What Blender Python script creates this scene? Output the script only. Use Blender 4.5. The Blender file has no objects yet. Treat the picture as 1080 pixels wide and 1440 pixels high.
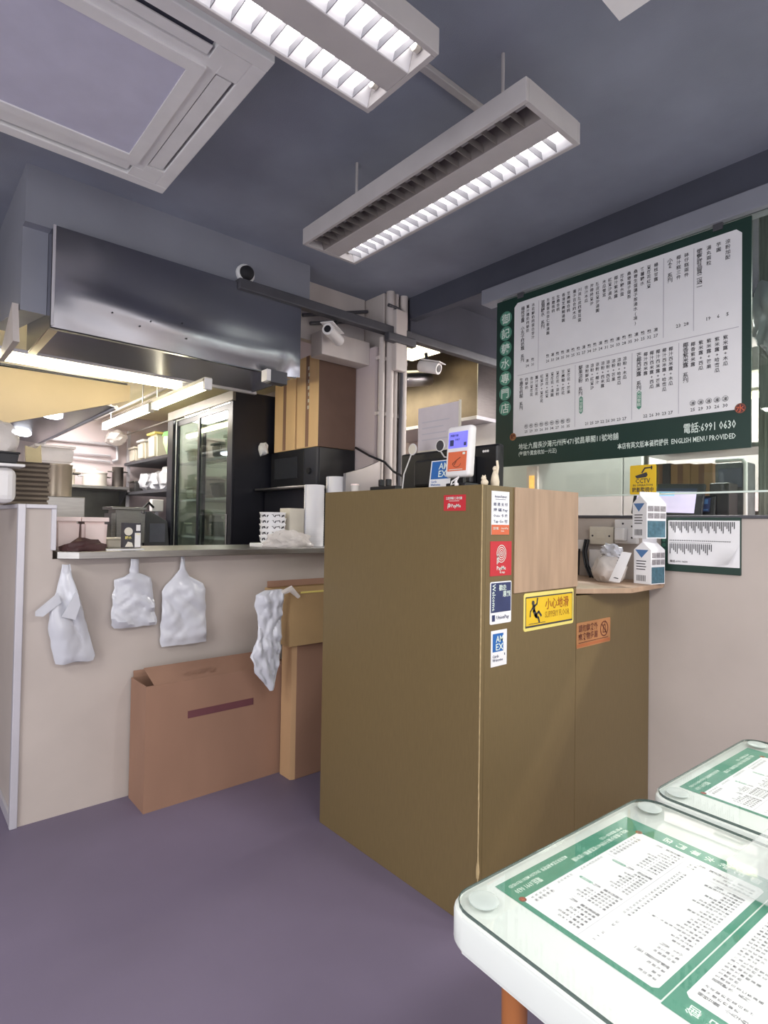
import bpy, bmesh, math, random
from mathutils import Matrix, Vector, noise
random.seed(7)
scn = bpy.context.scene
COL = scn.collection
PI = math.pi

# ------------------------------------------------------------------ camera
F_PX, YAW, PITCH, ROLL, EYE = 808.0, 0.856547, 0.020116, 0.01576, 1.35
def _cam_axes(v):
    X, Y, z = v
    x = X*math.sin(YAW) - Y*math.cos(YAW)
    y = X*math.cos(YAW) + Y*math.sin(YAW)
    y2 = y*math.cos(PITCH) + z*math.sin(PITCH)
    z2 = -y*math.sin(PITCH) + z*math.cos(PITCH)
    x3 = x*math.cos(ROLL) + z2*math.sin(ROLL)
    z3 = -x*math.sin(ROLL) + z2*math.cos(ROLL)
    return x3, z3, -y2
_c = [_cam_axes(e) for e in ((1, 0, 0), (0, 1, 0), (0, 0, 1))]
cam_data = bpy.data.cameras.new('camera')
cam_data.sensor_fit = 'HORIZONTAL'
cam_data.sensor_width = 36.0
cam_data.lens = F_PX/1080*36.0
cam_data.clip_start = 0.02
cam = bpy.data.objects.new('camera', cam_data)
COL.objects.link(cam)
cam.matrix_world = Matrix(((_c[0][0], _c[0][1], _c[0][2], 0), (_c[1][0], _c[1][1], _c[1][2], 0),
                           (_c[2][0], _c[2][1], _c[2][2], EYE), (0, 0, 0, 1)))
scn.camera = cam

# ------------------------------------------------------------------ light and exposure
w = bpy.data.worlds.new('world'); scn.world = w
w.use_nodes = True
w.node_tree.nodes['Background'].inputs[0].default_value = (0.80, 0.84, 1.0, 1)
w.node_tree.nodes['Background'].inputs[1].default_value = 0.12
scn.view_settings.view_transform = 'Standard'
scn.view_settings.look = 'None'
scn.view_settings.exposure = 0.55
scn.view_settings.gamma = 1.0
scn.view_settings.use_curve_mapping = False
TUBE_W = 4.0        # emission of the dining room tubes
TUBE_K = 10.5       # emission of the kitchen tubes

def area_lamp(name, loc, sx, sy, watt, colour, rotz=0.0):
    d = bpy.data.lights.new(name, 'AREA'); d.shape = 'RECTANGLE'; d.size = sx; d.size_y = sy
    d.energy = watt; d.color = colour
    o = bpy.data.objects.new(name, d); COL.objects.link(o)
    o.location = loc; o.rotation_euler = (0, 0, rotz)
    return o
NEUTRAL = (1.0, 0.965, 0.93)
# assumed ceiling lamps of the dining room, added unseen as extra light
area_lamp('unseen_ceiling_light', (0.55, -0.75, 2.58), 1.2, 0.3, 25, NEUTRAL)
area_lamp('unseen_ceiling_light', (-1.3, 1.3, 2.58), 0.3, 1.2, 34, NEUTRAL)
area_lamp('unseen_ceiling_light', (-1.2, -1.2, 2.58), 1.2, 0.3, 30, NEUTRAL)
area_lamp('unseen_ceiling_light', (1.95, -1.1, 2.58), 0.3, 1.2, 26, NEUTRAL)
# added daylight panels, unseen, brightening the hood reflection and counter fronts
dayfill = area_lamp('added_daylight_fill', (-0.2, -3.4, 1.25), 3.4, 2.1, 34, (0.94, 0.97, 1.0)); dayfill.rotation_euler = (PI/2, 0, 0)
dayfill2 = area_lamp('added_daylight_fill', (-3.4, 0.6, 1.35), 2.6, 2.1, 52, (0.96, 0.97, 1.0)); dayfill2.rotation_euler = (PI/2, 0, -PI/2)
# unseen lights of the rooms behind the counters, outside the frame
area_lamp('unseen_kitchen_light', (4.1, 1.9, 2.75), 0.3, 1.2, 48, (1.0, 0.97, 0.92))
area_lamp('unseen_kitchen_light', (3.9, -1.9, 2.75), 0.3, 1.2, 90, (1.0, 0.95, 0.88))  # added to brighten what the hood front reflects
area_lamp('unseen_kitchen_light', (3.9, 0.0, 2.75), 0.3, 1.2, 30, (1.0, 0.97, 0.92))
area_lamp('unseen_kitchen_light', (3.4, 4.6, 2.75), 0.3, 1.2, 16, (1.0, 0.93, 0.72))
area_lamp('unseen_kitchen_light', (1.2, 5.6, 2.44), 0.3, 1.2, 32, (1.0, 0.94, 0.90))

# ------------------------------------------------------------------ materials
def lin(c):
    c /= 255.0
    return c/12.92 if c <= 0.04045 else ((c+0.055)/1.055)**2.4
def rgb(r, g, b): return (lin(r), lin(g), lin(b), 1.0)
MATS = {}
def mat(name, col, rough=0.6, metal=0.0, var=0.06, scale=8.0, bump=0.0, bscale=60.0, stretch=None, emit=0.0, spec=0.5, trans=0.0, coat=0.0):
    if name in MATS: return MATS[name]
    m = bpy.data.materials.new(name); m.use_nodes = True
    nt = m.node_tree; b = nt.nodes['Principled BSDF']; L = nt.links.new
    c = rgb(*col)
    b.inputs['Base Color'].default_value = c
    b.inputs['Roughness'].default_value = rough
    b.inputs['Metallic'].default_value = metal
    b.inputs['Specular IOR Level'].default_value = spec
    if coat: b.inputs['Coat Weight'].default_value = coat
    if emit:
        b.inputs['Emission Color'].default_value = c
        b.inputs['Emission Strength'].default_value = emit
    if var or bump:
        tc = nt.nodes.new('ShaderNodeTexCoord'); mp = nt.nodes.new('ShaderNodeMapping')
        L(tc.outputs['Object'], mp.inputs[0])
        if stretch: mp.inputs['Scale'].default_value = stretch
    if var:
        n = nt.nodes.new('ShaderNodeTexNoise'); n.inputs['Scale'].default_value = scale
        n.inputs['Detail'].default_value = 4.0
        L(mp.outputs[0], n.inputs['Vector'])
        r = nt.nodes.new('ShaderNodeValToRGB')
        r.color_ramp.elements[0].position = 0.3; r.color_ramp.elements[1].position = 0.7
        r.color_ramp.elements[0].color = tuple(max(0, x*(1-var)) for x in c[:3]) + (1,)
        r.color_ramp.elements[1].color = tuple(min(1, x*(1+var)) for x in c[:3]) + (1,)
        L(n.outputs['Fac'], r.inputs[0]); L(r.outputs[0], b.inputs['Base Color'])
        if emit: L(r.outputs[0], b.inputs['Emission Color'])
    if bump:
        n2 = nt.nodes.new('ShaderNodeTexNoise'); n2.inputs['Scale'].default_value = bscale
        n2.inputs['Detail'].default_value = 3.0
        L(mp.outputs[0], n2.inputs['Vector'])
        bp = nt.nodes.new('ShaderNodeBump'); bp.inputs['Strength'].default_value = bump; bp.inputs['Distance'].default_value = 0.01
        L(n2.outputs['Fac'], bp.inputs['Height']); L(bp.outputs[0], b.inputs['Normal'])
    if trans:
        t = nt.nodes.new('ShaderNodeBsdfTransparent'); mx = nt.nodes.new('ShaderNodeMixShader')
        mx.inputs[0].default_value = trans
        out = nt.nodes['Material Output']
        L(b.outputs[0], mx.inputs[1]); L(t.outputs[0], mx.inputs[2]); L(mx.outputs[0], out.inputs[0])
    MATS[name] = m
    return m
def glass(name, tint=(250, 255, 252), refl=0.06, rough=0.02, top=0.5):
    if name in MATS: return MATS[name]
    m = bpy.data.materials.new(name); m.use_nodes = True
    nt = m.node_tree; L = nt.links.new
    nt.nodes.remove(nt.nodes['Principled BSDF'])
    t = nt.nodes.new('ShaderNodeBsdfTransparent'); t.inputs[0].default_value = rgb(*tint)
    g = nt.nodes.new('ShaderNodeBsdfGlossy'); g.inputs['Roughness'].default_value = rough
    lw = nt.nodes.new('ShaderNodeLayerWeight'); lw.inputs[0].default_value = 0.25
    mr = nt.nodes.new('ShaderNodeMapRange'); mr.inputs[3].default_value = refl; mr.inputs[4].default_value = top
    mx = nt.nodes.new('ShaderNodeMixShader')
    L(lw.outputs['Fresnel'], mr.inputs[0]); L(mr.outputs[0], mx.inputs[0])
    L(t.outputs[0], mx.inputs[1]); L(g.outputs[0], mx.inputs[2])
    L(mx.outputs[0], nt.nodes['Material Output'].inputs[0])
    MATS[name] = m
    return m

m_floor = mat('floor_vinyl', (112, 103, 124), 0.55, var=0.10, scale=1.3)
m_ceil = mat('ceiling_paint', (146, 152, 167), 0.85, var=0.16, scale=2.0, bump=0.15, bscale=220)
m_dark2 = mat('darker_wall_paint', (74, 77, 90), 0.75, var=0.15, scale=2.0)  # darker tone for the lintel, header and back ceiling
m_dark = mat('dark_wall_paint', (140, 143, 154), 0.7, var=0.10, scale=2.0)
m_lowwall = mat('beige_laminate', (190, 180, 173), 0.5, var=0.05, scale=3.0)
m_alu = mat('aluminium', (205, 203, 210), 0.38, 0.35, var=0.04)
m_steel = mat('stainless', (158, 157, 160), 0.30, 1.0, var=0.06, scale=3.0, bump=0.10, bscale=2.2)
m_steel2 = mat('brushed_stainless', (170, 168, 166), 0.36, 1.0, var=0.08, scale=14, stretch=(1, 1, 9))
m_hood = mat('hood_stainless', (168, 169, 178), 0.26, 1.0, var=0.08, scale=2.0, bump=0.25, bscale=1.6)
m_cream = mat('cream_panel', (196, 178, 148), 0.5, var=0.05, scale=3)  # hood end panel and flange: warm tube light put into the cream colour
m_kwall = mat('kitchen_wall', (205, 192, 194), 0.6, var=0.05, scale=2)
m_kceil = mat('kitchen_ceiling', (244, 232, 200), 0.8, var=0.06, scale=3)
m_brown = mat('olive_brown_laminate', (114, 97, 64), 0.42, var=0.06, scale=30, stretch=(6, 6, 0.6))
m_ply = mat('plywood', (176, 148, 124), 0.55, var=0.12, scale=9, stretch=(3, 3, 0.35))
m_chip = mat('chipped_edge', (178, 156, 116), 0.7, var=0.2, scale=40)
m_white = mat('white_laminate', (226, 232, 228), 0.28, var=0.02, scale=5)
m_whitepl = mat('white_plastic', (232, 230, 230), 0.4, var=0.03)
m_offwhite = mat('off_white_plastic', (218, 212, 198), 0.45, var=0.04)
m_paper = mat('white_paper', (240, 240, 243), 0.75, var=0.02)
m_green = mat('dark_green_print', (48, 94, 80), 0.5, var=0.05)
m_tgreen = mat('table_menu_green', (78, 142, 120), 0.5, var=0.05)
m_dgreen = mat('deep_green_print', (22, 54, 46), 0.45, var=0.05)
m_mint = mat('mint_print', (88, 150, 128), 0.6, var=0.03)
m_lightprint = mat('pale_print', (226, 240, 232), 0.6, var=0.0)
m_ink = mat('dark_ink', (62, 60, 66), 0.7, var=0.0)
m_rule = mat('grey_rule_ink', (190, 186, 196), 0.7, var=0.0)
m_black = mat('black_plastic', (24, 25, 30), 0.38, var=0.1)
m_fridge = mat('black_enamel', (30, 31, 40), 0.35, var=0.08)
m_rubber = mat('dark_rubber', (32, 32, 36), 0.7, var=0.08)
m_card = mat('cardboard', (152, 117, 97), 0.8, var=0.07, scale=5, stretch=(1, 1, 0.4))
m_cardlight = mat('light_cardboard', (186, 150, 112), 0.8, var=0.07, scale=5, stretch=(1, 1, 0.4))
m_carddark = mat('cardboard_dark_print', (104, 60, 66), 0.8, var=0.1)
m_red = mat('red_print', (198, 44, 56), 0.5, var=0.02)
m_orange = mat('orange_print', (218, 108, 70), 0.5, var=0.03)
m_blue = mat('blue_print', (36, 104, 180), 0.5, var=0.02)
m_navy = mat('navy_print', (52, 62, 104), 0.5, var=0.10, scale=20)
m_yellow = mat('yellow_print', (236, 196, 40), 0.5, var=0.03)
m_paleyel = mat('pale_yellow_print', (238, 222, 128), 0.5, var=0.03)
m_tan = mat('tan_print', (176, 122, 78), 0.5, var=0.06)
m_brownink = mat('brown_ink', (112, 62, 44), 0.6, var=0.0)
m_redink = mat('red_brown_ink', (164, 84, 30), 0.6, var=0.0)
m_bag = mat('white_bag_plastic', (204, 206, 214), 0.28, var=0.03, bump=0.12, bscale=26, coat=0.3)
m_clearbag = mat('clear_bag_plastic', (236, 230, 226), 0.2, var=0.08, bump=0.4, bscale=40, trans=0.35)
m_tube = mat('tube_glow', (255, 250, 246), 0.5, var=0, emit=TUBE_W)
m_tubek = mat('kitchen_tube_glow', (255, 244, 206), 0.5, var=0, emit=TUBE_K)
m_tubeoff = mat('unlit_tube', (178, 176, 178), 0.4, var=0.02)
m_fix = mat('lamp_housing', (190, 186, 186), 0.55, var=0.05)
m_refl = mat('lamp_reflector', (224, 224, 228), 0.4, 0.2, var=0)
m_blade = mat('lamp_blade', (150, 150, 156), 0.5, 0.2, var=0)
m_refloff = mat('unlit_reflector', (150, 144, 142), 0.35, 0.6, var=0.05)  # darker reflector copy where the tube is off, missing light put into colour
m_ac = mat('cassette_plastic', (240, 240, 240), 0.6, var=0.04)
m_slot = mat('dark_slot', (104, 106, 122), 0.8, var=0.1)
m_pipe = mat('painted_pipe', (202, 194, 190), 0.5, var=0.10, scale=5, stretch=(1, 1, 0.4))
m_rail = mat('grey_steel_paint', (86, 86, 92), 0.5, 0.3, var=0.1)
m_pink = mat('pinkish_tub_plastic', (246, 226, 222), 0.4, var=0.06)
m_maroon = mat('dark_maroon_rubber', (66, 38, 38), 0.6, var=0.2, scale=25)
m_bluelid = mat('navy_lid_plastic', (48, 58, 92), 0.4, var=0.05)
m_greenbag = mat('pale_green_bag', (196, 232, 176), 0.4, var=0.08, bump=0.3, bscale=30)
m_greenprint = mat('green_bag_print', (120, 214, 110), 0.5, var=0.05)
m_brass = mat('pale_brass', (182, 148, 100), 0.45, 0.5, var=0.1)
m_wood = mat('orange_wood', (160, 98, 52), 0.45, var=0.12, scale=8, stretch=(4, 4, 0.5))
m_glass = glass('clear_glass', (236, 244, 240), 0.05)
m_tglass = glass('table_glass', (254, 255, 254), 0.012, top=0.14)
m_tedge = mat('glass_edge', (58, 78, 74), 0.2, var=0.0, trans=0.1)
m_pad = mat('clear_silicone', (206, 216, 212), 0.25, var=0.03, trans=0.45)
m_screen = mat('lit_screen_blue', (124, 122, 232), 0.4, var=0.10, scale=18, emit=0.35)
m_screen2 = mat('lit_screen_pale', (214, 206, 236), 0.4, var=0.05, scale=8, emit=0.4)
m_teal = mat('carton_teal_print', (74, 112, 128), 0.5, var=0.25, scale=60)
m_cartonblue = mat('carton_blue_print', (84, 124, 176), 0.5, var=0.05)
m_greyprint = mat('grey_block_print', (150, 146, 150), 0.6, var=0.3, scale=90)
m_curtain = mat('grey_green_column', (138, 142, 134), 0.6, var=0.22, scale=12, stretch=(9, 9, 0.6))

# ------------------------------------------------------------------ mesh helpers
class MB:
    def __init__(s): s.bm = bmesh.new()
    def _new(s, verts, faces):
        vs = [s.bm.verts.new(v) for v in verts]
        out = []
        for f in faces:
            try: out.append(s.bm.faces.new([vs[i] for i in f]))
            except ValueError: pass
        return vs, out
    def box(s, x0, x1, y0, y1, z0, z1, bev=0.0, seg=2, M=None):
        v = [(x, y, z) for x in (x0, x1) for y in (y0, y1) for z in (z0, z1)]
        if M is not None: v = [M @ Vector(p) for p in v]
        vs, fs = s._new(v, [(0, 1, 3, 2), (4, 6, 7, 5), (0, 4, 5, 1), (2, 3, 7, 6), (0, 2, 6, 4), (1, 5, 7, 3)])
        if bev:
            es = list({e for f in fs for e in f.edges})
            bmesh.ops.bevel(s.bm, geom=es, offset=bev, segments=seg, profile=0.5, affect='EDGES')
        return s
    def prism(s, pts, d, bev=0.0):
        """closed polygon pts (3D, planar) pushed along vector d"""
        n = len(pts); d = Vector(d)
        v = [Vector(p) for p in pts] + [Vector(p)+d for p in pts]
        fs = [tuple(range(n))[::-1], tuple(range(n, 2*n))] + [(i, (i+1) % n, n+(i+1) % n, n+i) for i in range(n)]
        vs, fc = s._new(v, fs)
        if bev:
            es = list({e for f in fc[:2] for e in f.edges})
            bmesh.ops.bevel(s.bm, geom=es, offset=bev, segments=2, profile=0.5, affect='EDGES')
        return s
    def tube(s, pts, r, seg=10, cap=True):
        pts = [Vector(p) for p in pts]; rings = []
        rr = r if isinstance(r, (list, tuple)) else [r]*len(pts)
        t0 = (pts[1]-pts[0]).normalized()
        up = Vector((0, 0, 1)) if abs(t0.z) < 0.9 else Vector((1, 0, 0))
        a = t0.cross(up).normalized()
        for i, p in enumerate(pts):
            if i == 0: t = pts[1]-pts[0]
            elif i == len(pts)-1: t = pts[-1]-pts[-2]
            else: t = (pts[i+1]-p).normalized() + (p-pts[i-1]).normalized()
            t.normalize()
            a = (a - t*a.dot(t)).normalized(); b = t.cross(a)
            rings.append([s.bm.verts.new(p + (a*math.cos(2*PI*k/seg) + b*math.sin(2*PI*k/seg))*rr[i]) for k in range(seg)])
        for i in range(len(rings)-1):
            for k in range(seg):
                s.bm.faces.new((rings[i][k], rings[i][(k+1) % seg], rings[i+1][(k+1) % seg], rings[i+1][k]))
        if cap:
            s.bm.faces.new(rings[0][::-1]); s.bm.faces.new(rings[-1])
        return s
    def lathe(s, prof, c=(0, 0, 0), seg=20, M=None, sx=1.0, sy=1.0):
        """prof = [(r, z)...]; closed top and bottom when r > 0 there"""
        rings = []
        for r, z in prof:
            ring = []
            for k in range(seg):
                p = Vector((c[0]+sx*r*math.cos(2*PI*k/seg), c[1]+sy*r*math.sin(2*PI*k/seg), c[2]+z))
                if M is not None: p = M @ p
                ring.append(s.bm.verts.new(p))
            rings.append(ring)
        for i in range(len(rings)-1):
            for k in range(seg):
                s.bm.faces.new((rings[i][k], rings[i][(k+1) % seg], rings[i+1][(k+1) % seg], rings[i+1][k]))
        s.bm.faces.new(rings[0][::-1]); s.bm.faces.new(rings[-1])
        return s
    def blob(s, c, rx, ry, rz, amp=0.2, freq=4.0, sub=3, flat=None, seed=0.0, sq=1.0):
        r = bmesh.ops.create_icosphere(s.bm, subdivisions=sub, radius=1.0)
        for v in r['verts']:
            p = v.co.copy()
            if sq != 1.0:
                p = Vector([math.copysign(abs(q)**sq, q) for q in p])
            k = 1 + amp*noise.noise(v.co*freq*0.5 + Vector((seed, seed*1.7, 3))) + 0.5*amp*noise.noise(v.co*freq*1.7 + Vector((seed, 1, 9)))
            z = c[2]+p.z*rz*k
            if flat is not None: z = max(flat, z)
            v.co = Vector((c[0]+p.x*rx*k, c[1]+p.y*ry*k, z))
        return s
    def mesh(s, name, M=None, smooth=False):
        bmesh.ops.recalc_face_normals(s.bm, faces=s.bm.faces[:])
        m = bpy.data.meshes.new(name)
        s.bm.to_mesh(m); s.bm.free()
        if M is not None: m.transform(M)
        if smooth:
            m.polygons.foreach_set('use_smooth', [True]*len(m.polygons))
            m.set_sharp_from_angle(angle=math.radians(40))
        return m

ROOT = {}
def thing(name, label, cat, loc=(0, 0, 0), group=None, rotz=0.0, M=None):
    o = bpy.data.objects.new(name, None); COL.objects.link(o)
    o.empty_display_size = 0.05
    M = M if M is not None else Matrix.Translation(loc) @ Matrix.Rotation(rotz, 4, 'Z')
    o.matrix_basis = M; ROOT[o.name] = M
    o['label'] = label; o['category'] = cat
    if group: o['group'] = group
    return o
def link(mesh, name, m, parent=None, M=None, label=None):
    o = bpy.data.objects.new(name, mesh); COL.objects.link(o)
    if m is not None and not mesh.materials: mesh.materials.append(m)
    if parent is not None: o.parent = parent
    if M is not None: o.matrix_basis = M
    if label: o['label'] = label
    return o
def part(parent, name, mb, m, M=None, smooth=False, label=None):
    """mb is authored in world coordinates (or in the frame M); the mesh is baked into its parent's frame"""
    P = ROOT[parent.name].inverted()
    me = mb.mesh(name, P @ M if M is not None else P, smooth)
    o = link(me, name, m, parent, None, label)
    ROOT[o.name] = ROOT[parent.name]
    return o
def loc_part(parent, name, mb, m, smooth=False, label=None):
    """mb is authored in the parent's own frame"""
    return part(parent, name, mb, m, ROOT[parent.name], smooth, label)
def solo(name, label, cat, mb, m, loc=(0, 0, 0), group=None, smooth=False, kind=None):
    T = Matrix.Translation(loc)
    o = link(mb.mesh(name, T.inverted(), smooth), name, m, None, T)
    if label: o['label'] = label
    if cat: o['category'] = cat
    if group: o['group'] = group
    if kind: o['kind'] = kind
    ROOT[o.name] = T
    return o
def struct(name, mb, m, smooth=False):
    o = link(mb.mesh(name, None, smooth), name, m)
    o['kind'] = 'structure'; ROOT[o.name] = Matrix.Identity(4)
    return o
def dup(root, loc, label, group=None):
    r = root.copy(); COL.objects.link(r)
    M = ROOT[root.name].copy(); M.translation = loc
    r.matrix_basis = M; ROOT[r.name] = M; r['label'] = label
    if group: r['group'] = group
    for ch in list(root.children):
        c = ch.copy(); COL.objects.link(c); c.parent = r
        for g in ch.children:
            d = g.copy(); COL.objects.link(d); d.parent = c
    return r

# flat print: lettering, rules and emblems in a (u, v) plane
GLYPH = {}
def glyph(s):
    if s in GLYPH: return GLYPH[s]
    c = bpy.data.curves.new('glyph', 'FONT'); c.body = s; c.size = 1.0; c.resolution_u = 1; c.offset = 0.012
    o = bpy.data.objects.new('glyph', c); COL.objects.link(o)
    dg = bpy.context.evaluated_depsgraph_get()
    ev = o.evaluated_get(dg); me = ev.to_mesh()
    vs = [(v.co.x, v.co.y) for v in me.vertices]; fs = [tuple(p.vertices) for p in me.polygons]
    ev.to_mesh_clear()
    bpy.data.objects.remove(o); bpy.data.curves.remove(c)
    x0 = min((v[0] for v in vs), default=0); x1 = max((v[0] for v in vs), default=0)
    GLYPH[s] = (vs, fs, x0, x1)
    return GLYPH[s]
class Flat:
    def __init__(s): s.v = []; s.f = []
    def poly(s, pts):
        n = len(s.v); s.v += [(p[0], p[1], 0) for p in pts]; s.f.append(tuple(range(n, n+len(pts)))); return s
    def rect(s, u0, v0, u1, v1): return s.poly([(u0, v0), (u1, v0), (u1, v1), (u0, v1)])
    def disc(s, cu, cv, r, seg=20, ry=None):
        ry = ry or r
        return s.poly([(cu+r*math.cos(2*PI*k/seg), cv+ry*math.sin(2*PI*k/seg)) for k in range(seg)])
    def ring(s, cu, cv, r0, r1, a0=0, a1=360, seg=24, ky=1.0):
        n = len(s.v); a0 = math.radians(a0); a1 = math.radians(a1)
        for k in range(seg+1):
            a = a0+(a1-a0)*k/seg
            s.v += [(cu+r0*math.cos(a), cv+ky*r0*math.sin(a), 0), (cu+r1*math.cos(a), cv+ky*r1*math.sin(a), 0)]
        for k in range(seg): s.f.append((n+2*k, n+2*k+1, n+2*k+3, n+2*k+2))
        return s
    def stroke(s, pts, w):
        for (a, b) in zip(pts[:-1], pts[1:]):
            d = Vector((b[0]-a[0], b[1]-a[1])); n = Vector((-d.y, d.x)).normalized()*w/2; e = d.normalized()*w*0.3
            s.poly([(a[0]-e.x+n.x, a[1]-e.y+n.y), (a[0]-e.x-n.x, a[1]-e.y-n.y), (b[0]+e.x-n.x, b[1]+e.y-n.y), (b[0]+e.x+n.x, b[1]+e.y+n.y)])
        return s
    def text(s, t, u, v, h, align='L', sx=1.0, width=None):
        vs, fs, x0, x1 = glyph(t)
        if width: sx = width/((x1-x0)*h) if x1 > x0 else 1
        off = {'L': x0, 'C': (x0+x1)/2, 'R': x1}[align]
        n = len(s.v)
        s.v += [(u+(x-off)*h*sx, v+y*h, 0) for x, y in vs]
        s.f += [tuple(i+n for i in f) for f in fs]
        return s
    def vtext(s, t, u, vtop, h, pitch):
        for i, ch in enumerate(t):
            if ch != ' ': s.text(ch, u, vtop-pitch*i-h*0.85, h, 'C')
        return s
    def mesh(s, name):
        m = bpy.data.meshes.new(name); m.from_pydata(s.v, [], s.f); m.update()
        return m
def plane(O, U, V):
    U = Vector(U).normalized(); V = Vector(V).normalized(); N = U.cross(V)
    return Matrix(((U.x, V.x, N.x, O[0]), (U.y, V.y, N.y, O[1]), (U.z, V.z, N.z, O[2]), (0, 0, 0, 1)))
def printed(parent, name, fl, m, P, lift=0.0012, mesh=None):
    me = mesh if mesh is not None else fl.mesh(name)
    return link(me, name, m, parent, ROOT[parent.name].inverted() @ P @ Matrix.Translation((0, 0, lift)))

# ------------------------------------------------------------------ the setting
CEIL = 2.95
struct('floor', MB().box(-3.5, 6.5, -3.5, 8.0, -0.06, 0.0), m_floor)
struct('ceiling', MB().box(-3.5, 2.80, -3.5, 3.12, CEIL, CEIL+0.08).box(-3.5, 0.49, 3.12, 8.0, CEIL, CEIL+0.08).box(0.49, 2.80, 3.12, 3.32, CEIL, CEIL+0.08), m_ceil)
kc = MB().box(-1.0, 2.62, 3.75, 7.0, 2.47, 2.53)
struct('ceiling_kitchen', kc, m_kceil)
struct('ceiling_back', MB().box(2.56, 6.2, -3.5, 7.0, CEIL+0.08, CEIL+0.16), m_dark2)
struct('wall_front', MB().box(-3.5, 6.2, -3.56, -3.5, 0, CEIL), m_lowwall)
struct('wall_side', MB().box(-3.56, -3.5, -3.5, 8.0, 0, CEIL), m_lowwall)
struct('wall_kitchen', MB().box(-3.5, 2.6, 6.6, 6.7, 0, 2.94), m_kwall)
struct('wall_partition', MB().box(2.50, 2.569, 3.0, 6.6, 0, 2.56), m_kwall)
struct('wall_inner', MB().box(2.0, 3.4, 3.9, 3.96, 2.585, 3.1), m_kwall)
# left counter wall, an L of beige panels in aluminium profiles
wl = MB().box(0.45, 2.50, 2.95, 3.05, 0, 1.165)
wl.box(0.45, 0.575, 2.95, 3.05, 1.165, 1.40)
wl.box(0.45, 0.55, 3.05, 5.6, 0, 1.40)
struct('wall_left', wl, m_lowwall)
t1 = MB().box(0.436, 0.466, 2.938, 2.968, 0, 1.412, 0.003)
struct('trim_1', t1, m_alu)
struct('trim_2', MB().box(0.466, 0.587, 2.938, 3.055, 1.393, 1.412, 0.003), m_alu)
struct('trim_3', MB().box(0.566, 0.587, 2.938, 3.055, 1.205, 1.393, 0.003), m_alu)
struct('trim_4', MB().box(0.436, 0.556, 2.968, 5.6, 1.393, 1.412, 0.003), m_alu)
struct('baseboard_left', MB().box(0.438, 0.45, 2.97, 5.6, 0, 0.05, 0.002), m_alu)
# dark walls over the pass-through
struct('wall_upper', MB().box(0.44, 1.96, 3.0, 3.06, 2.685, CEIL), m_dark)
struct('wall_soffit', MB().prism([(0.44, 3.06, 2.30), (0.44, 5.6, 2.72), (0.44, 5.6, CEIL), (0.44, 3.06, CEIL)], (0.104, 0, 0)), m_dark)
struct('wall_lintel', MB().box(2.79, 4.4, 2.96, 3.02, 2.70, 3.03), m_dark2)
struct('trim_5', MB().box(1.45, 4.4, 2.925, 2.985, 2.645, 2.705, 0.006), m_rail)
# pillar with its pipes
pl = struct('wall_pillar', MB().box(2.57, 2.76, 3.0, 3.22, 0, CEIL, 0.006), m_pipe)
for i, (x, y, r, z1) in enumerate(((2.535, 2.972, 0.022, 2.62), (2.60, 2.965, 0.030, CEIL), (2.66, 2.972, 0.018, CEIL), (2.725, 2.965, 0.030, CEIL))):
    mb = MB().tube([(x, y, 0.0), (x, y, 1.3), (x, y, z1)], r, 12)
    for z in (1.62, 2.1, 2.48): mb.box(x-r-0.008, x+r+0.008, y-0.006, y+0.03, z-0.012, z+0.012)
    part(pl, 'pipe', mb, m_pipe, smooth=True)
part(pl, 'conduit', MB().tube([(2.69, 2.95, 1.5), (2.692, 2.948, 2.0), (2.70, 2.945, 2.5), (2.71, 2.94, 2.80), (2.66, 2.94, 2.84), (2.56, 2.94, 2.845)], 0.012, 8), m_rail, smooth=True)
part(pl, 'duct_cover', MB().box(2.60, 2.70, 2.90, 2.94, 2.40, 2.82, 0.006), m_pipe)
part(pl, 'clamp', MB().box(2.52, 2.78, 2.885, 2.935, 2.585, 2.645, 0.008), m_rail)
# beige bulkhead above the rail, with two diagonal pipes
bk = struct('wall_bulkhead', MB().box(1.98, 2.56, 3.20, 3.26, 2.56, CEIL), m_pipe)
part(bk, 'pipe', MB().tube([(2.02, 3.17, 2.70), (2.56, 3.17, 2.86)], 0.012, 8), m_rail, smooth=True)
part(bk, 'pipe', MB().tube([(2.08, 3.17, 2.66), (2.58, 3.17, 2.80)], 0.012, 8), m_rail, smooth=True)
part(bk, 'duct_box', MB().box(2.10, 2.50, 3.06, 3.19, 2.44, 2.60, 0.006), m_pipe)
# right counter wall, glass and trim
struct('wall_right', MB().box(2.76, 2.86, -3.5, 2.945, 0, 1.405), m_lowwall)
struct('trim_6', MB().box(2.752, 2.868, -3.5, 2.27, 1.395, 1.41, 0.003), m_rail)
struct('trim_7', MB().box(2.74, 2.84, -3.5, 2.276, 2.705, 2.795, 0.004), m_dark)
struct('wall_header', MB().box(2.765, 2.83, -3.5, 2.95, 2.795, CEIL+0.08), m_dark2)
wg = struct('window_1', MB().box(2.772, 2.782, -1.2, 2.14, 1.515, 2.705), m_glass)
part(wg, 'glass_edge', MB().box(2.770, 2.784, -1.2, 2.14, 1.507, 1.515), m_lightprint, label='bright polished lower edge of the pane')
# rooms behind
struct('wall_back', MB().box(4.62, 4.70, -3.5, 7.0, 0, 3.0), m_kwall)
struct('wall_far', MB().box(2.56, 4.62, 6.9, 7.0, 0, 3.0), m_cream)

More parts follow.
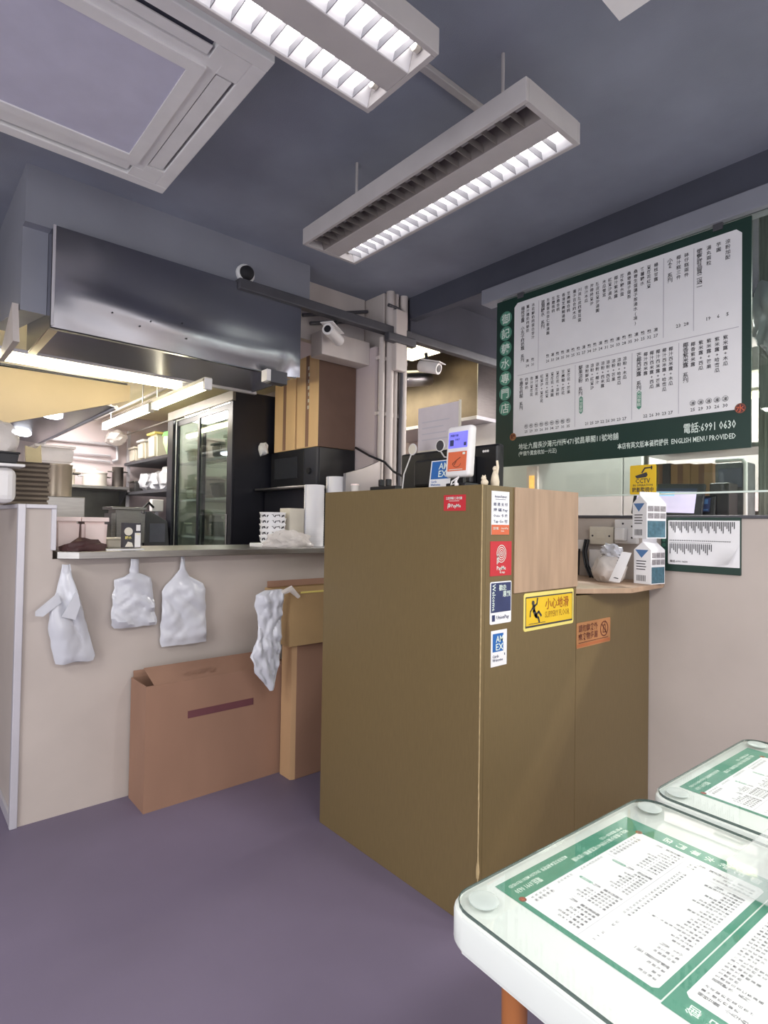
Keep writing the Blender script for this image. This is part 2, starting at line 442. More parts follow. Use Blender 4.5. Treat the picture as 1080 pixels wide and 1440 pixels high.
# ------------------------------------------------------------------ reception counter
RC = thing('reception_counter', 'tall olive brown laminate cash counter with a plywood patch and stickers on its side', 'counter', (1.512, 1.241, 0))
X0, X1, XE, Y0, Y1, ZT, ZL = 1.512, 2.107, 2.755, 1.241, 2.155, 1.487, 1.075
part(RC, 'front_panel', MB().box(X0, X0+0.02, Y0, Y1, 0, ZT, 0.0015), m_brown)
part(RC, 'side_panel', MB().box(X0+0.0205, X1-0.001, Y0, Y0+0.02, 0, ZT, 0.0015), m_brown)
part(RC, 'side_panel', MB().box(X1+0.001, XE, Y0, Y0+0.02, 0, ZL-0.005, 0.0015), m_brown)
part(RC, 'rear_panel', MB().box(X0+0.0205, XE, Y1-0.02, Y1, 0, ZL, 0.0015), m_brown)
part(RC, 'rear_panel', MB().box(X0+0.0205, X1, Y1-0.02, Y1, ZL, ZT, 0.0015), m_brown)
part(RC, 'top_panel', MB().box(X0+0.0205, X1-0.021, Y0+0.0205, Y1-0.0205, ZT-0.03, ZT-0.004), m_brown)
part(RC, 'end_panel', MB().box(X1-0.02, X1-0.001, Y0+0.0205, Y1-0.0205, ZL, ZT, 0.0015), m_brown)
part(RC, 'plywood_patch', MB().box(1.688, 2.106, Y0-0.006, Y0-0.0003, 1.11, ZT, 0.001), m_ply, label='bare plywood patch on the upper side')
chip = MB()
zz = 0.30; prev = None
pts = [(X0-0.001, Y0-0.001, z) for z in [0.18+0.02*i for i in range(20)]]
chip.tube([(p[0]+0.002*noise.noise(Vector((0, 0, p[2]*30))), p[1]+0.002*noise.noise(Vector((4, 0, p[2]*30))), p[2]) for p in pts],
          [0.0015+0.0035*abs(noise.noise(Vector((1, 2, p[2]*22)))) + (0.003 if p[2] < 0.24 else 0) for p in pts], 6)
part(RC, 'chipped_edge', chip, m_chip, smooth=True, label='splintered pale corner edge')
part(RC, 'corner_edging', MB().box(X0-0.0008, X0+0.0022, Y0-0.0008, Y0+0.0022, 0.0, ZT+0.0006), m_chip)
led = MB().prism([(2.13, 1.262, ZL), (2.36, 1.135, ZL), (2.70, 1.155, ZL), (2.752, 1.17, ZL), (2.752, 1.95, ZL), (2.13, 1.95, ZL)], (0, 0, 0.022), 0.003)
part(RC, 'ledge_board', led, m_ply, label='thin wood-look board on the low half')

# ------------------------------------------------------------------ menu print (unit: board of 1.352 x 0.995)
BW, BH = 1.352, 0.995
def menu_meshes():
    dark, rule, light, tagm, tagtxt = Flat(), Flat(), Flat(), Flat(), Flat()
    P = 0.0232; H = 0.0205
    V = lambda z: z - 1.697
    top = [(0.188, '楊枝甘露 小丸子燉奶類 系列', 1), (0.222, '薑汁撞奶燉鮮奶', 0), (0.258, '冰花鮮奶燉蛋白杏汁', 0),
           (0.322, '滋潤糖水 系列', 1), (0.356, '生磨蛋白杏仁茶湯圓', 0), (0.389, '生磨核桃', 0), (0.419, '生磨合桃', 0), (0.452, '香滑芝麻糊湯圓', 0),
           (0.483, '芝麻糊合桃', 0), (0.518, '蓮子百合燉木瓜', 0), (0.549, '川貝陳皮燉雪耳蛋', 0), (0.587, '杏汁木瓜', 0), (0.618, '海帶綠豆沙', 0),
           (0.651, '陳皮紅豆沙湯圓', 0), (0.687, '木瓜雪耳', 0), (0.718, '紅豆沙湯丸', 0), (0.750, '椰汁紫米露', 0), (0.782, '腐竹糖水蛋', 0),
           (0.818, '桑寄蓮子蛋茶', 0), (0.851, '桑寄生蛋蓮子茶湯水(凍)', 0), (0.884, '番薯糖水', 0), (0.916, '豆腐花紅豆', 0), (0.950, '楊枝甘露', 0),
           (1.015, '小食 系列', 1), (1.054, '椰汁糕三件', 0), (1.089, '砵仔糕兩件', 0), (1.145, '懷舊甜品買二送一', 1), (1.184, '湯丸兩粒', 0),
           (1.224, '芋圓', 0), (1.261, '涼粉加配', 0)]
    for u, t, b in top:
        dark.vtext(t, u, V(2.621), H*(1.22 if b else 1.0), P)
    for i, u in enumerate([0.222, 0.258]+[0.356+0.0313*k for k in range(20)]):
        dark.text(str(24+(i*7) % 12), u, V(2.262), 0.021, 'C')
        dark.text('熱' if i % 3 else '凍', u, V(2.290), 0.020, 'C')
    for u, n in ((1.054, '23'), (1.089, '28'), (1.184, '19'), (1.224, '6'), (1.261, '5')): dark.text(n, u, V(2.283), 0.022, 'C')
    groups = [(0.182, '生磨合桃糊 系列', [0.219+0.0336*k for k in range(9)], ['燉鮮奶', '杏汁豆腐花', '薑汁豆腐花', '紅豆沙+豆腐花', '豆腐花+紅豆', '豆腐花+湯圓', '豆腐花+涼粉', '芝麻糊+腐花', '豆腐花+芒果']),
              (0.558, '鮮果涼粉 系列', [0.595+0.0291*k for k in range(8)], ['涼粉鮮奶', '涼粉+紅豆沙', '涼粉+椰汁', '涼粉+西米露', '涼粉+西瓜', '涼粉+芒果', '涼粉+哈密瓜', '涼粉+木瓜']),
              (0.870, '芒椰西米露 系列', [0.903+0.0295*k for k in range(5)], ['椰汁西米露', '椰汁西米露+西瓜', '椰汁西米露+芒果', '椰汁西米露+哈密瓜', '椰汁西米露+木瓜']),
              (1.087, '椰香紫米露 系列', [1.119+0.0335*k for k in range(5)], ['椰香紫米露', '紫米露+西瓜', '紫米露+芒果', '紫米露+哈密瓜', '紫米露+木瓜'])]
    for gi, (hu, head, us, names) in enumerate(groups):
        dark.vtext(head, hu, V(2.205), H*1.22, P)
        for i, (u, t) in enumerate(zip(us, names)):
            dark.vtext(t, u, V(2.200), H, P)
            dark.text(str((25, 21, 22, 25)[gi]+(i*4) % 11), u, V(1.883), 0.021, 'C')
            if gi in (0, 3):
                dark.text('凍' if gi else '熱', u, V(1.912), 0.018, 'C'); dark.ring(u, V(1.920), 0.0115, 0.0128, seg=14)
    for u, z1, z0 in ((0.295, 2.626, 2.23), (0.986, 2.63, 2.25), (1.121, 2.63, 2.25), (0.527, 2.213, 1.88), (0.836, 2.21, 1.88), (1.057, 2.21, 1.88)):
        rule.rect(u-0.0012, V(z0), u+0.0012, V(z1))
    rule.rect(0.155, V(2.222), 1.305, V(2.225))
    badges, tags = [], []
    for u, z1, z0 in ((0.562, 2.040, 1.945), (0.872, 2.027, 1.925)):
        tags.append((u, V(z0)))
        if len(tags) == 1: tagm.poly([(q[0]-u, q[1]-V(z0)) for q in [(u-0.011, V(z0)+0.010), (u, V(z0)), (u+0.011, V(z0)+0.010), (u+0.011, V(z1)-0.010), (u, V(z1)), (u-0.011, V(z1)-0.010)]])
        tagtxt.vtext('另加雪糕', u, V(z1)-0.010, 0.019, 0.0195)
    for i, ch in enumerate('御記糖水專門店'):
        v = V(2.581-0.0893*i)
        badges.append((0.068, v))
        tagtxt.text(ch, 0.068, v-0.024, 0.062, 'C')
    light.text('地址:九龍長沙灣元州街471號昌華閣11號地舖', 0.169, V(1.792), 0.038, 'L', width=0.60)
    light.text('(每個外賣盒收加一元正)', 0.169, V(1.755), 0.028, 'L', width=0.25)
    light.text('電話:6991 0630', 1.295, V(1.788), 0.050, 'R', width=0.215)
    light.text('本店有英文版本餐牌提供  ENGLISH MENU PROVIDED', 1.295, V(1.742), 0.033, 'R', width=0.53)
    n = 0.022
    u0, u1, v0, v1 = 0.128, 1.316, V(1.866), V(2.652)
    paper = [(u0, v0), (u1, v0), (u1, v1-n), (u1-n*0.4, v1-n*0.4-0.004), (u1-n, v1), (u0+n, v1), (u0+n*0.4, v1-n*0.4-0.004), (u0, v1-n)]
    return dict(dark=dark.mesh('menu_lettering'), rule=rule.mesh('menu_rules'), light=light.mesh('menu_address'),
                badge=Flat().disc(0, 0, 0.043, 22).mesh('title_badge'), badges=badges, tag_shape=tagm.mesh('offer_tag'), tags=tags, tag=tagtxt.mesh('menu_title'), paper=paper)
MM = menu_meshes()
def seal_mesh(mark):
    f = Flat().ring(0, 0, 0.0, 0.0222, seg=24); g = Flat().text(mark, 0, -0.013, 0.034, 'C'); r = Flat().ring(0, 0, 0.0185, 0.0200, seg=24)
    return f.mesh('seal_disc'), g.mesh('seal_mark'), r.mesh('seal_ring')
SEAL = [seal_mesh('糖'), seal_mesh('水')]
def menu_print(root, P, thick, m_bg):
    """P maps board units to world"""
    S = P
    bg = MB(); bg.prism([(0, 0, -thick), (BW, 0, -thick), (BW, BH, -thick), (0, BH, -thick)], (0, 0, thick))
    part(root, 'board_panel', bg, m_bg, S)
    pp = MB(); pp.prism([(a, b, 0) for a, b in MM['paper']], (0, 0, 0.0008))
    part(root, 'paper_panel', pp, m_paper, S)
    kz = 0.0016
    printed(root, 'menu_lettering', None, m_ink, S, kz, MM['dark'])
    printed(root, 'menu_rules', None, m_rule, S, kz, MM['rule'])
    printed(root, 'address_lettering', None, m_lightprint, S, kz, MM['light'])
    for u, v in MM['badges']: printed(root, 'title_badge', None, m_mint, S @ Matrix.Translation((u, v, 0)), kz, MM['badge'])
    for u, v in MM['tags']: printed(root, 'offer_tag', None, m_mint, S @ Matrix.Translation((u, v, 0)), kz, MM['tag_shape'])
    printed(root, 'title_lettering', None, m_lightprint, S, kz*1.9, MM['tag'])
    for (u, v), sl, col, ink in (((0.128, 0.172), SEAL[0], m_tan, m_brownink), ((1.312, 0.172), SEAL[1], m_carddark, m_orange)):
        T = S @ Matrix.Translation((u, v, 0))
        printed(root, 'seal_disc', None, col, T, kz*1.3, sl[0])
        printed(root, 'seal_mark', None, ink, T, kz*2.0, sl[1])
        printed(root, 'seal_ring', None, m_tan, T, kz*2.0, sl[2])
mbd = thing('menu_board', 'big dark green menu board with white price list hung on the glass partition', 'menu board', (2.75, 2.171, 1.697))
menu_print(mbd, plane((2.762, 2.171, 1.697), (0, -1, 0), (0, 0, 1)), 0.008, m_dgreen)
for y in (2.0, 0.95):
    part(mbd, 'hanging_clip', MB().box(2.755, 2.771, y-0.02, y+0.02, 2.675, 2.706, 0.002), m_rail)

# ------------------------------------------------------------------ ceiling lamps
def louvre_lamp(label, M, lit, nblade=20):
    """local x along the length, y across; the open face looks down at z = 0"""
    L, W, H = 1.2, 0.30, 0.072
    t = thing('ceiling_lamp', label, 'ceiling lamp', M=M, group=None)
    h = MB()
    h.box(-L/2, L/2, -W/2, -W/2+0.016, 0, H, 0.002); h.box(-L/2, L/2, W/2-0.016, W/2, 0, H, 0.002)
    h.box(-L/2, -L/2+0.016, -W/2+0.016, W/2-0.016, 0, H); h.box(L/2-0.016, L/2, -W/2+0.016, W/2-0.016, 0, H)
    h.box(-L/2+0.016, L/2-0.016, -W/2+0.016, W/2-0.016, H-0.006, H)
    loc_part(t, 'housing', h, m_fix)
    loc_part(t, 'centre_strip', MB().box(-L/2+0.016, L/2-0.016, -0.045, 0.045, 0.001, 0.012, 0.002), m_fix)
    bl = MB()
    bl.prism([(0, -0.043, 0.003), (0, 0.043, 0.003), (0, 0.040, 0.026), (0, -0.040, 0.026)], (0.0022, 0, 0))
    bme = bl.mesh('louvre_blade')
    for k, cy in enumerate((-0.0895, 0.0895)):
        on = lit[k]
        rf = MB()
        for sgn in (-1, 1):
            rf.prism([(-L/2+0.017, cy+sgn*0.0445, 0.002), (-L/2+0.017, cy+sgn*0.0445, 0.060), (-L/2+0.017, cy+sgn*0.018, 0.0645), (-L/2+0.017, cy+sgn*0.0205, 0.0625), (-L/2+0.017, cy+sgn*0.0425, 0.004)], (L-0.034, 0, 0))
        rf.box(-L/2+0.017, L/2-0.017, cy-0.020, cy+0.020, 0.0625, 0.0645)
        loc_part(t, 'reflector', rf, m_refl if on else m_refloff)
        loc_part(t, 'lamp_tube', MB().tube([(-L/2+0.035, cy, 0.044), (L/2-0.035, cy, 0.044)], 0.0100, 12), m_tube if on else m_tubeoff, smooth=True)
        caps = MB()
        for sx in (-1, 1): caps.tube([(sx*(L/2-0.035), cy, 0.044), (sx*(L/2-0.018), cy, 0.044)], 0.0135, 12)
        loc_part(t, 'tube_sockets', caps, m_offwhite, smooth=True)
        for i in range(nblade):
            x = -L/2+0.075+(L-0.15)*i/(nblade-1)
            link(bme, 'louvre_blade', m_blade if on else m_refloff, t, Matrix.Translation((x, cy, 0)))
            if len(bme.materials) == 1 and on != lit[0] and i == 0: pass
    return t
# materials differ per trough, so the blade mesh keeps slots on the object
def lamp_fix_blades(t, lit):
    for o in t.children:
        if o.name.startswith('louvre_blade'):
            o.material_slots[0].link = 'OBJECT'
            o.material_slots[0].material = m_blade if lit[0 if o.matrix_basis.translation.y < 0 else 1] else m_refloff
M1 = Matrix.Translation((0.486, 1.207, 2.605))
lamp = louvre_lamp('white twin tube louvred ceiling lamp with both tubes lit', M1, (True, True)); lamp_fix_blades(lamp, (True, True))
M2 = Matrix.Translation((1.543, 1.598, 2.605)) @ Matrix.Rotation(PI/2, 4, 'Z')   # local +x -> +Y, local +y -> -X
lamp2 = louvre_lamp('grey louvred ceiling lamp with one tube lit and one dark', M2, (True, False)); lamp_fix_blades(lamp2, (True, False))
for t, pts in ((lamp, ((0.05, 1.207), (0.92, 1.207))), (lamp2, ((1.543, 1.2), (1.543, 2.0)))):
    for x, y in pts:
        part(t, 'hanging_rod', MB().tube([(x, y, 2.676), (x, y, CEIL)], 0.006, 8), m_fix, smooth=True)
solo('ceiling_conduit', 'thin grey cable conduit on the dark ceiling between the two lamps', 'conduit', MB().box(1.0, 1.75, 1.395, 1.425, CEIL-0.022, CEIL, 0.003), m_fix, (1.0, 1.41, CEIL))

# ------------------------------------------------------------------ air conditioner cassette
ac = thing('air_conditioner', 'large square grey ceiling cassette air conditioner with slotted vents', 'air conditioner', (0.394, 2.019, 2.756))
x1, y1, S = 0.868, 2.494, 0.95
x0, y0 = x1-S, y1-S
def frame(mb, ax0, ax1, ay0, ay1, bx0, bx1, by0, by1, z0, z1):
    mb.box(ax0, ax1, ay0, by0, z0, z1); mb.box(ax0, ax1, by1, ay1, z0, z1)
    mb.box(ax0, bx0, by0, by1, z0, z1); mb.box(bx1, ax1, by0, by1, z0, z1); return mb
part(ac, 'body', MB().box(x0+0.06, x1-0.06, y0+0.06, y1-0.06, 2.79, CEIL), m_ac)
# facing panel split around the four louvre openings
B, G, D = 0.052, 0.066, 0.16   # outer border, slot width, slot end inset
fp = MB()
xs = [x0, x0+B, x0+B+G, x1-B-G, x1-B, x1]; ys = [y0, y0+B, y0+B+G, y1-B-G, y1-B, y1]
Z0, Z1 = 2.756, 2.788
fp.box(x0, x1, y0, ys[1], Z0, Z1, 0.004); fp.box(x0, x1, ys[4], y1, Z0, Z1, 0.004)
fp.box(x0, xs[1], ys[1], ys[4], Z0, Z1, 0.004); fp.box(xs[4], x1, ys[1], ys[4], Z0, Z1, 0.004)
for (xa, xb) in ((xs[1], x0+D), (x1-D, xs[4])):
    fp.box(xa, xb, ys[1], ys[2], Z0, Z1); fp.box(xa, xb, ys[3], ys[4], Z0, Z1)
for (ya, yb) in ((ys[2], y0+D), (y1-D, ys[3])):
    fp.box(xs[1], xs[2], ya, yb, Z0, Z1); fp.box(xs[3], xs[4], ya, yb, Z0, Z1)
fp.box(xs[2], xs[3], ys[2], ys[3], Z0+0.001, Z1)
part(ac, 'facing_panel', fp, m_ac)
gx0, gx1, gy0, gy1 = xs[2]+0.035, xs[3]-0.035, ys[2]+0.035, ys[3]-0.035
part(ac, 'intake_frame', frame(MB(), gx0, gx1, gy0, gy1, gx0+0.045, gx1-0.045, gy0+0.045, gy1-0.045, Z0-0.008, Z0+0.0005), m_ac)
part(ac, 'intake_grille', MB().box(gx0+0.046, gx1-0.046, gy0+0.046, gy1-0.046, Z0-0.003, Z0+0.0005), mat('grille_grey', (206, 206, 226), 0.8, var=0.05))
for i in range(4):
    # recess and louvre of each side
    if i < 2:
        ya, yb = ((ys[1], ys[2]), (ys[3], ys[4]))[i]
        part(ac, 'vent_recess', MB().box(x0+D, x1-D, ya, yb, Z1-0.002, Z1+0.002), m_slot)
        lv = MB().box(x0+D+0.008, x1-D-0.008, ya+(0.004 if i else 0.022), yb-(0.022 if i else 0.004), Z0+0.004, Z0+0.009, 0.001)
    else:
        xa, xb = ((xs[1], xs[2]), (xs[3], xs[4]))[i-2]
        part(ac, 'vent_recess', MB().box(xa, xb, y0+D, y1-D, Z1-0.002, Z1+0.002), m_slot)
        lv = MB().box(xa+(0.004 if i == 3 else 0.010), xb-(0.010 if i == 3 else 0.004), y0+D+0.008, y1-D-0.008, Z0+0.002, Z0+0.007, 0.001)
    part(ac, 'louvre_flap', lv, m_ac)
vp = thing('ceiling_vent', 'pale square ceiling panel at the top edge beyond the lamps', 'vent', (1.20, 0.47, 2.74))
part(vp, 'panel_frame', frame(MB(), 0.90, 1.488, 0.17, 0.762, 0.95, 1.438, 0.22, 0.712, 2.74, 2.765), m_ac)
part(vp, 'panel', MB().box(0.95, 1.438, 0.22, 0.712, 2.748, 2.76), m_ac)
part(vp, 'duct_body', MB().box(0.98, 1.41, 0.25, 0.68, 2.765, CEIL), m_ac)

# ------------------------------------------------------------------ hood over the pass-through
hd = thing('extractor_hood', 'wide dented stainless steel hood front above the kitchen counter', 'hood', (0.55, 2.945, 2.222))
nx, nz = 44, 16
fr = MB()
grid = []
for i in range(nx+1):
    row = []
    for j in range(nz+1):
        x = 0.547+(1.865-0.547)*i/nx; z = 2.222+(2.682-2.222)*j/nz
        e = min(1, min(i, nx-i)/4)*min(1, min(j, nz-j)/2.5)
        d = 0.012*e*(noise.noise(Vector((x*1.8, z*2.4, 0.7)))) - 0.010*math.exp(-((z-2.36-0.05*math.sin(x*3.2))/0.05)**2)*e
        lo = 2.295+0.15/(1+math.exp(-(x-1.27)/0.07))-0.05*max(0.0, (x-1.5)/0.36)
        d += min(1.0, (nx-i)/3)*0.23*0.03*math.log(1+math.exp(min(12.0, (lo-z)/0.03)))*min(1.0, (lo-z+0.2)/0.2 if lo-z > -0.2 else 0.0)
        row.append(fr.bm.verts.new((x, 2.945+d, z)))
    grid.append(row)
for i in range(nx):
    for j in range(nz): fr.bm.faces.new((grid[i][j], grid[i+1][j], grid[i+1][j+1], grid[i][j+1]))
part(hd, 'front_sheet', fr, m_hood, smooth=True)
part(hd, 'front_flange', MB().box(0.547, 1.865, 2.985, 3.01, 2.222, 2.228), m_hood)
part(hd, 'side_sheet', MB().box(0.545, 0.549, 2.985, 3.56, 2.228, 2.682), m_hood)
part(hd, 'side_sheet', MB().box(1.861, 1.865, 2.985, 3.56, 2.228, 2.682), m_hood)
part(hd, 'corner_edge', MB().box(0.541, 0.553, 2.936, 2.946, 2.222, 2.682, 0.002), m_alu)
part(hd, 'top_sheet', MB().box(0.549, 1.861, 2.958, 3.56, 2.676, 2.682), m_hood)
part(hd, 'rear_sheet', MB().prism([(0.549, 3.53, 2.235), (0.549, 3.18, 2.64), (0.549, 3.18, 2.65), (0.549, 3.54, 2.235)], (1.312, 0, 0)), m_hood)
part(hd, 'side_flange', MB().box(0.549, 0.585, 3.03, 3.55, 2.222, 2.227), m_cream, label='lower flange with warm kitchen light put into its pale colour')
part(hd, 'rear_flange', MB().box(0.42, 1.90, 3.545, 3.575, 2.222, 2.24), m_alu)
rv = MB()
for x, z in ((1.14, 2.375), (1.165, 2.30), (0.98, 2.345), (0.80, 2.345), (0.93, 2.31)):
    rv.lathe([(0.004, 0), (0.003, 0.003)], M=Matrix.Translation((x, 2.941, z)) @ Matrix.Rotation(PI/2, 4, 'X'), seg=8)
part(hd, 'rivets', rv, m_rubber)
sb = thing('sensor_box', 'small grey box with white end fixed under the hood lip', 'box', (1.685, 2.91, 2.135))
part(sb, 'box_body', MB().box(1.645, 1.752, 2.90, 2.965, 2.150, 2.2215, 0.003), m_rail)
part(sb, 'white_end', MB().box(1.617, 1.644, 2.90, 2.965, 2.155, 2.2215, 0.003), m_whitepl)
gap_sheet = MB().prism([(0.41, 3.08, 2.33), (0.41, 3.02, 2.14), (0.41, 3.46, 2.14)], (0.025, 0, 0))  # stands in for a gap, the lit kitchen put into its pale colour
solo('lit_gap_sheet', 'pale triangular sheet standing in for the gap to the lit kitchen', 'bracket', gap_sheet, m_pipe, (0.41, 3.2, 2.14))

# dome and bullet cameras
dm = thing('dome_camera', 'small white dome camera on the dark beam above the hood', 'camera', (1.51, 2.985, 2.76))
Rw = Matrix.Translation((1.515, 2.998, 2.76)) @ Matrix.Rotation(PI/2, 4, 'X')
part(dm, 'mount_ring', MB().lathe([(0.055, 0), (0.055, 0.018), (0.048, 0.026)], seg=20), m_ac, Rw, True)
part(dm, 'dome', MB().lathe([(0.042, 0.026), (0.038, 0.045), (0.022, 0.058), (0.006, 0.062)], seg=20), m_rubber, Rw, True)
def bullet(label, P, d, L=0.17, r=0.036, col=None):
    d = Vector(d).normalized(); P = Vector(P)
    t = thing('bullet_camera', label, 'camera', P)
    part(t, 'camera_body', MB().tube([P, P+d*L], r, 16), col or m_whitepl, smooth=True)
    part(t, 'sun_shield', MB().box(-r*1.15, r*1.15, -0.02, L*0.9, r*0.95, r*1.1, M=Matrix.Translation(P) @ d.to_track_quat('Y', 'Z').to_matrix().to_4x4()), col or m_whitepl)
    part(t, 'lens', MB().tube([P-d*0.004, P+d*0.002], r*0.62, 14), m_black, smooth=True)
    part(t, 'bracket', MB().tube([P+d*L*0.6+Vector((0, 0, r*0.5)), P+d*L*0.7+Vector((0, 0, 0.10))], 0.012, 8), m_rubber, smooth=True)
    return t
bullet('white bullet camera on the rail between hood and pillar', (2.03, 2.90, 2.545), (0.85, 0.55, -0.06), 0.2)
bullet('white bullet camera hanging under the rail beyond the pillar', (2.98, 2.86, 2.47), (-0.25, 0.9, 0.25), 0.16, 0.042)

# ------------------------------------------------------------------ kitchen counter
ct = thing('steel_counter', 'stainless steel pass-through counter on the beige half wall', 'counter', (0.61, 2.86, 1.166))
top = MB().prism([(0.665, 2.865, 1.166), (2.52, 2.865, 1.166), (2.52, 3.085, 1.166), (2.01, 3.085, 1.166), (2.01, 3.42, 1.166), (0.592, 3.42, 1.166), (0.592, 2.935, 1.166)], (0, 0, 0.034), 0.003)
part(ct, 'worktop', top, m_steel2)
# ------------------------------------------------------------------ hanging bags
def hanging_bag(name, label, rows, yc, m, group, seed, wr=0.010, extra=None, fold=(14, 14)):
    """rows: (z, x left, x right, half thickness), from the top"""
    mb = MB(); N = 22
    t = thing(name, label, 'plastic bag', ((rows[0][1]+rows[0][2])/2, yc, rows[0][0]), group)
    # resample rows
    zs = []
    for a, b in zip(rows[:-1], rows[1:]):
        k = max(1, int(abs(a[0]-b[0])/0.012))
        for i in range(k): zs.append([p+(q-p)*i/k for p, q in zip(a, b)])
    zs.append(list(rows[-1]))
    rings = []
    for z, xl, xr, th in zs:
        ring = []
        for k in range(2*N):
            s = k/N if k < N else (2*N-k)/N
            side = -1 if k < N else 1
            x = xl+(xr-xl)*s
            bulge = max(0.0, math.sin(PI*s))**0.5
            y = side*th*bulge
            fx, fz = fold; sl = 0.45*x
            wn = 0.9-2.2*abs(noise.noise(Vector((x*fx+seed+z*1.5, (z+sl)*fz, seed))))-0.9*abs(noise.noise(Vector((x*fx*2.1+seed, (z-sl)*fz*1.9, seed+5))))
            wn *= 0.8
            y += wr*wn*(1 if side < 0 else 0.3)*min(1, th/0.012)
            ring.append(mb.bm.verts.new((x+0.25*wr*noise.noise(Vector((seed, z*24, s*3))), yc+y, z+0.3*wr*noise.noise(Vector((x*20, seed, 1))))))
        rings.append(ring)
    for i in range(len(rings)-1):
        for k in range(2*N):
            mb.bm.faces.new((rings[i][k], rings[i][(k+1) % (2*N)], rings[i+1][(k+1) % (2*N)], rings[i+1][k]))
    mb.bm.faces.new(rings[0]); mb.bm.faces.new(rings[-1][::-1])
    part(t, 'bag_body', mb, m, smooth=True)
    if extra: extra(t)
    return t
G_B = 'plastic carrier bags hung under the counter'
def ex1(t):
    part(t, 'bag_handle', MB().prism([(0.585, 2.875, 1.02), (0.50, 2.872, 0.945), (0.50, 2.872, 0.925), (0.53, 2.872, 0.92), (0.60, 2.875, 0.975)], (0, 0.004, 0)), m_bag)
    part(t, 'bag_handle', MB().prism([(0.66, 2.862, 1.03), (0.60, 2.858, 0.915), (0.655, 2.858, 0.895), (0.675, 2.86, 0.96)], (0, 0.004, 0)), m_bag)
hanging_bag('carrier_bag', 'white carrier bag hung nearest the aluminium corner, with two loose handles', [(1.145, 0.607, 0.640, 0.006), (1.10, 0.603, 0.645, 0.012), (1.02, 0.585, 0.668, 0.022), (0.95, 0.560, 0.692, 0.028), (0.86, 0.555, 0.715, 0.030), (0.76, 0.575, 0.742, 0.028), (0.715, 0.585, 0.752, 0.024), (0.695, 0.592, 0.745, 0.010)], 2.905, m_bag, G_B, 2.0, 0.019, ex1, (9, 4))
hanging_bag('carrier_bag', 'short crumpled white carrier bag hung second along the counter', [(1.16, 0.905, 0.940, 0.006), (1.09, 0.900, 0.945, 0.010), (1.065, 0.850, 1.000, 0.014), (1.06, 0.835, 1.005, 0.016), (0.98, 0.828, 1.015, 0.022), (0.88, 0.818, 1.030, 0.022), (0.845, 0.822, 1.036, 0.018), (0.828, 0.838, 1.034, 0.006)], 2.915, m_bag, G_B, 9.0, 0.022, None, (4, 18))
hanging_bag('carrier_bag', 'smooth white carrier bag with long narrow neck, hung third along the counter', [(1.165, 1.150, 1.168, 0.005), (1.10, 1.145, 1.175, 0.009), (1.06, 1.120, 1.200, 0.014), (1.02, 1.075, 1.275, 0.018), (0.99, 1.062, 1.285, 0.022), (0.85, 1.060, 1.292, 0.022), (0.75, 1.056, 1.298, 0.020), (0.712, 1.066, 1.296, 0.006)], 2.915, m_bag, G_B, 15.0, 0.018, None, (6, 7))
hanging_bag('carrier_bag', 'crumpled clear and white bag dangling over the cardboard boxes', [(1.005, 1.44, 1.545, 0.018), (0.985, 1.395, 1.56, 0.024), (0.93, 1.395, 1.55, 0.026), (0.85, 1.415, 1.54, 0.020), (0.78, 1.405, 1.545, 0.024), (0.68, 1.375, 1.54, 0.026), (0.60, 1.40, 1.525, 0.022), (0.53, 1.46, 1.512, 0.014), (0.50, 1.482, 1.502, 0.006)], 2.565, m_bag, None, 23.0, 0.020,
            lambda t: part(t, 'bag_handle', MB().tube([(1.53, 2.56, 0.985), (1.59, 2.56, 1.005), (1.64, 2.56, 0.96)], [0.012, 0.018, 0.010], 8), m_clearbag, smooth=True), (16, 13))

# ------------------------------------------------------------------ cardboard boxes in the nook
cb = thing('cardboard_box', 'wide flat cardboard box standing open against the half wall', 'cardboard box', (1.28, 2.80, 0))
body = MB()
body.box(0.925, 1.70, 2.72, 2.725, 0, 0.58); body.box(0.925, 1.70, 2.925, 2.93, 0, 0.58)
body.box(0.925, 0.930, 2.725, 2.925, 0, 0.58); body.box(1.695, 1.70, 2.725, 2.925, 0, 0.58); body.box(0.93, 1.695, 2.725, 2.925, 0, 0.006)
part(cb, 'box_body', body, m_card)
part(cb, 'box_flap', MB().prism([(0.965, 2.722, 0.575), (1.655, 2.722, 0.575), (1.64, 2.86, 0.63), (0.96, 2.86, 0.63)], (0, 0.002, 0.004)), m_card, label='folded top flap')
part(cb, 'box_flap', MB().prism([(0.935, 2.926, 0.58), (1.69, 2.926, 0.58), (1.69, 2.93, 0.61), (0.935, 2.93, 0.61)], (0, 0.004, 0)), m_card)
part(cb, 'print_bar', MB().box(1.125, 1.475, 2.7185, 2.7195, 0.395, 0.43), m_carddark, label='faded purple print bar', M=None)
printed(cb, 'flap_print', Flat().text('小心輕放', 0, 0, 0.042, 'L'), m_card, plane((1.12, 2.753, 0.592), (1, 0, 0), (0, 0.9, 0.36)), 0.003)
c2 = thing('cardboard_box', 'upright cardboard box beside the wide flat box', 'cardboard box', (1.95, 2.75, 0))
part(c2, 'box_body', MB().box(1.655, 2.25, 2.59, 2.715, 0, 0.70, 0.003), m_card)
part(c2, 'box_edge', MB().prism([(1.63, 2.60, 0), (1.6545, 2.59, 0), (1.6545, 2.70, 0), (1.63, 2.70, 0)], (0, 0, 0.70), 0.002), m_cardlight, label='lighter strip on the side face')  # side strip in lighter cardboard than the body
c3 = thing('cardboard_box', 'open cardboard box lying on top of the upright box', 'cardboard box', (1.9, 2.7, 0.702))
b3 = MB()
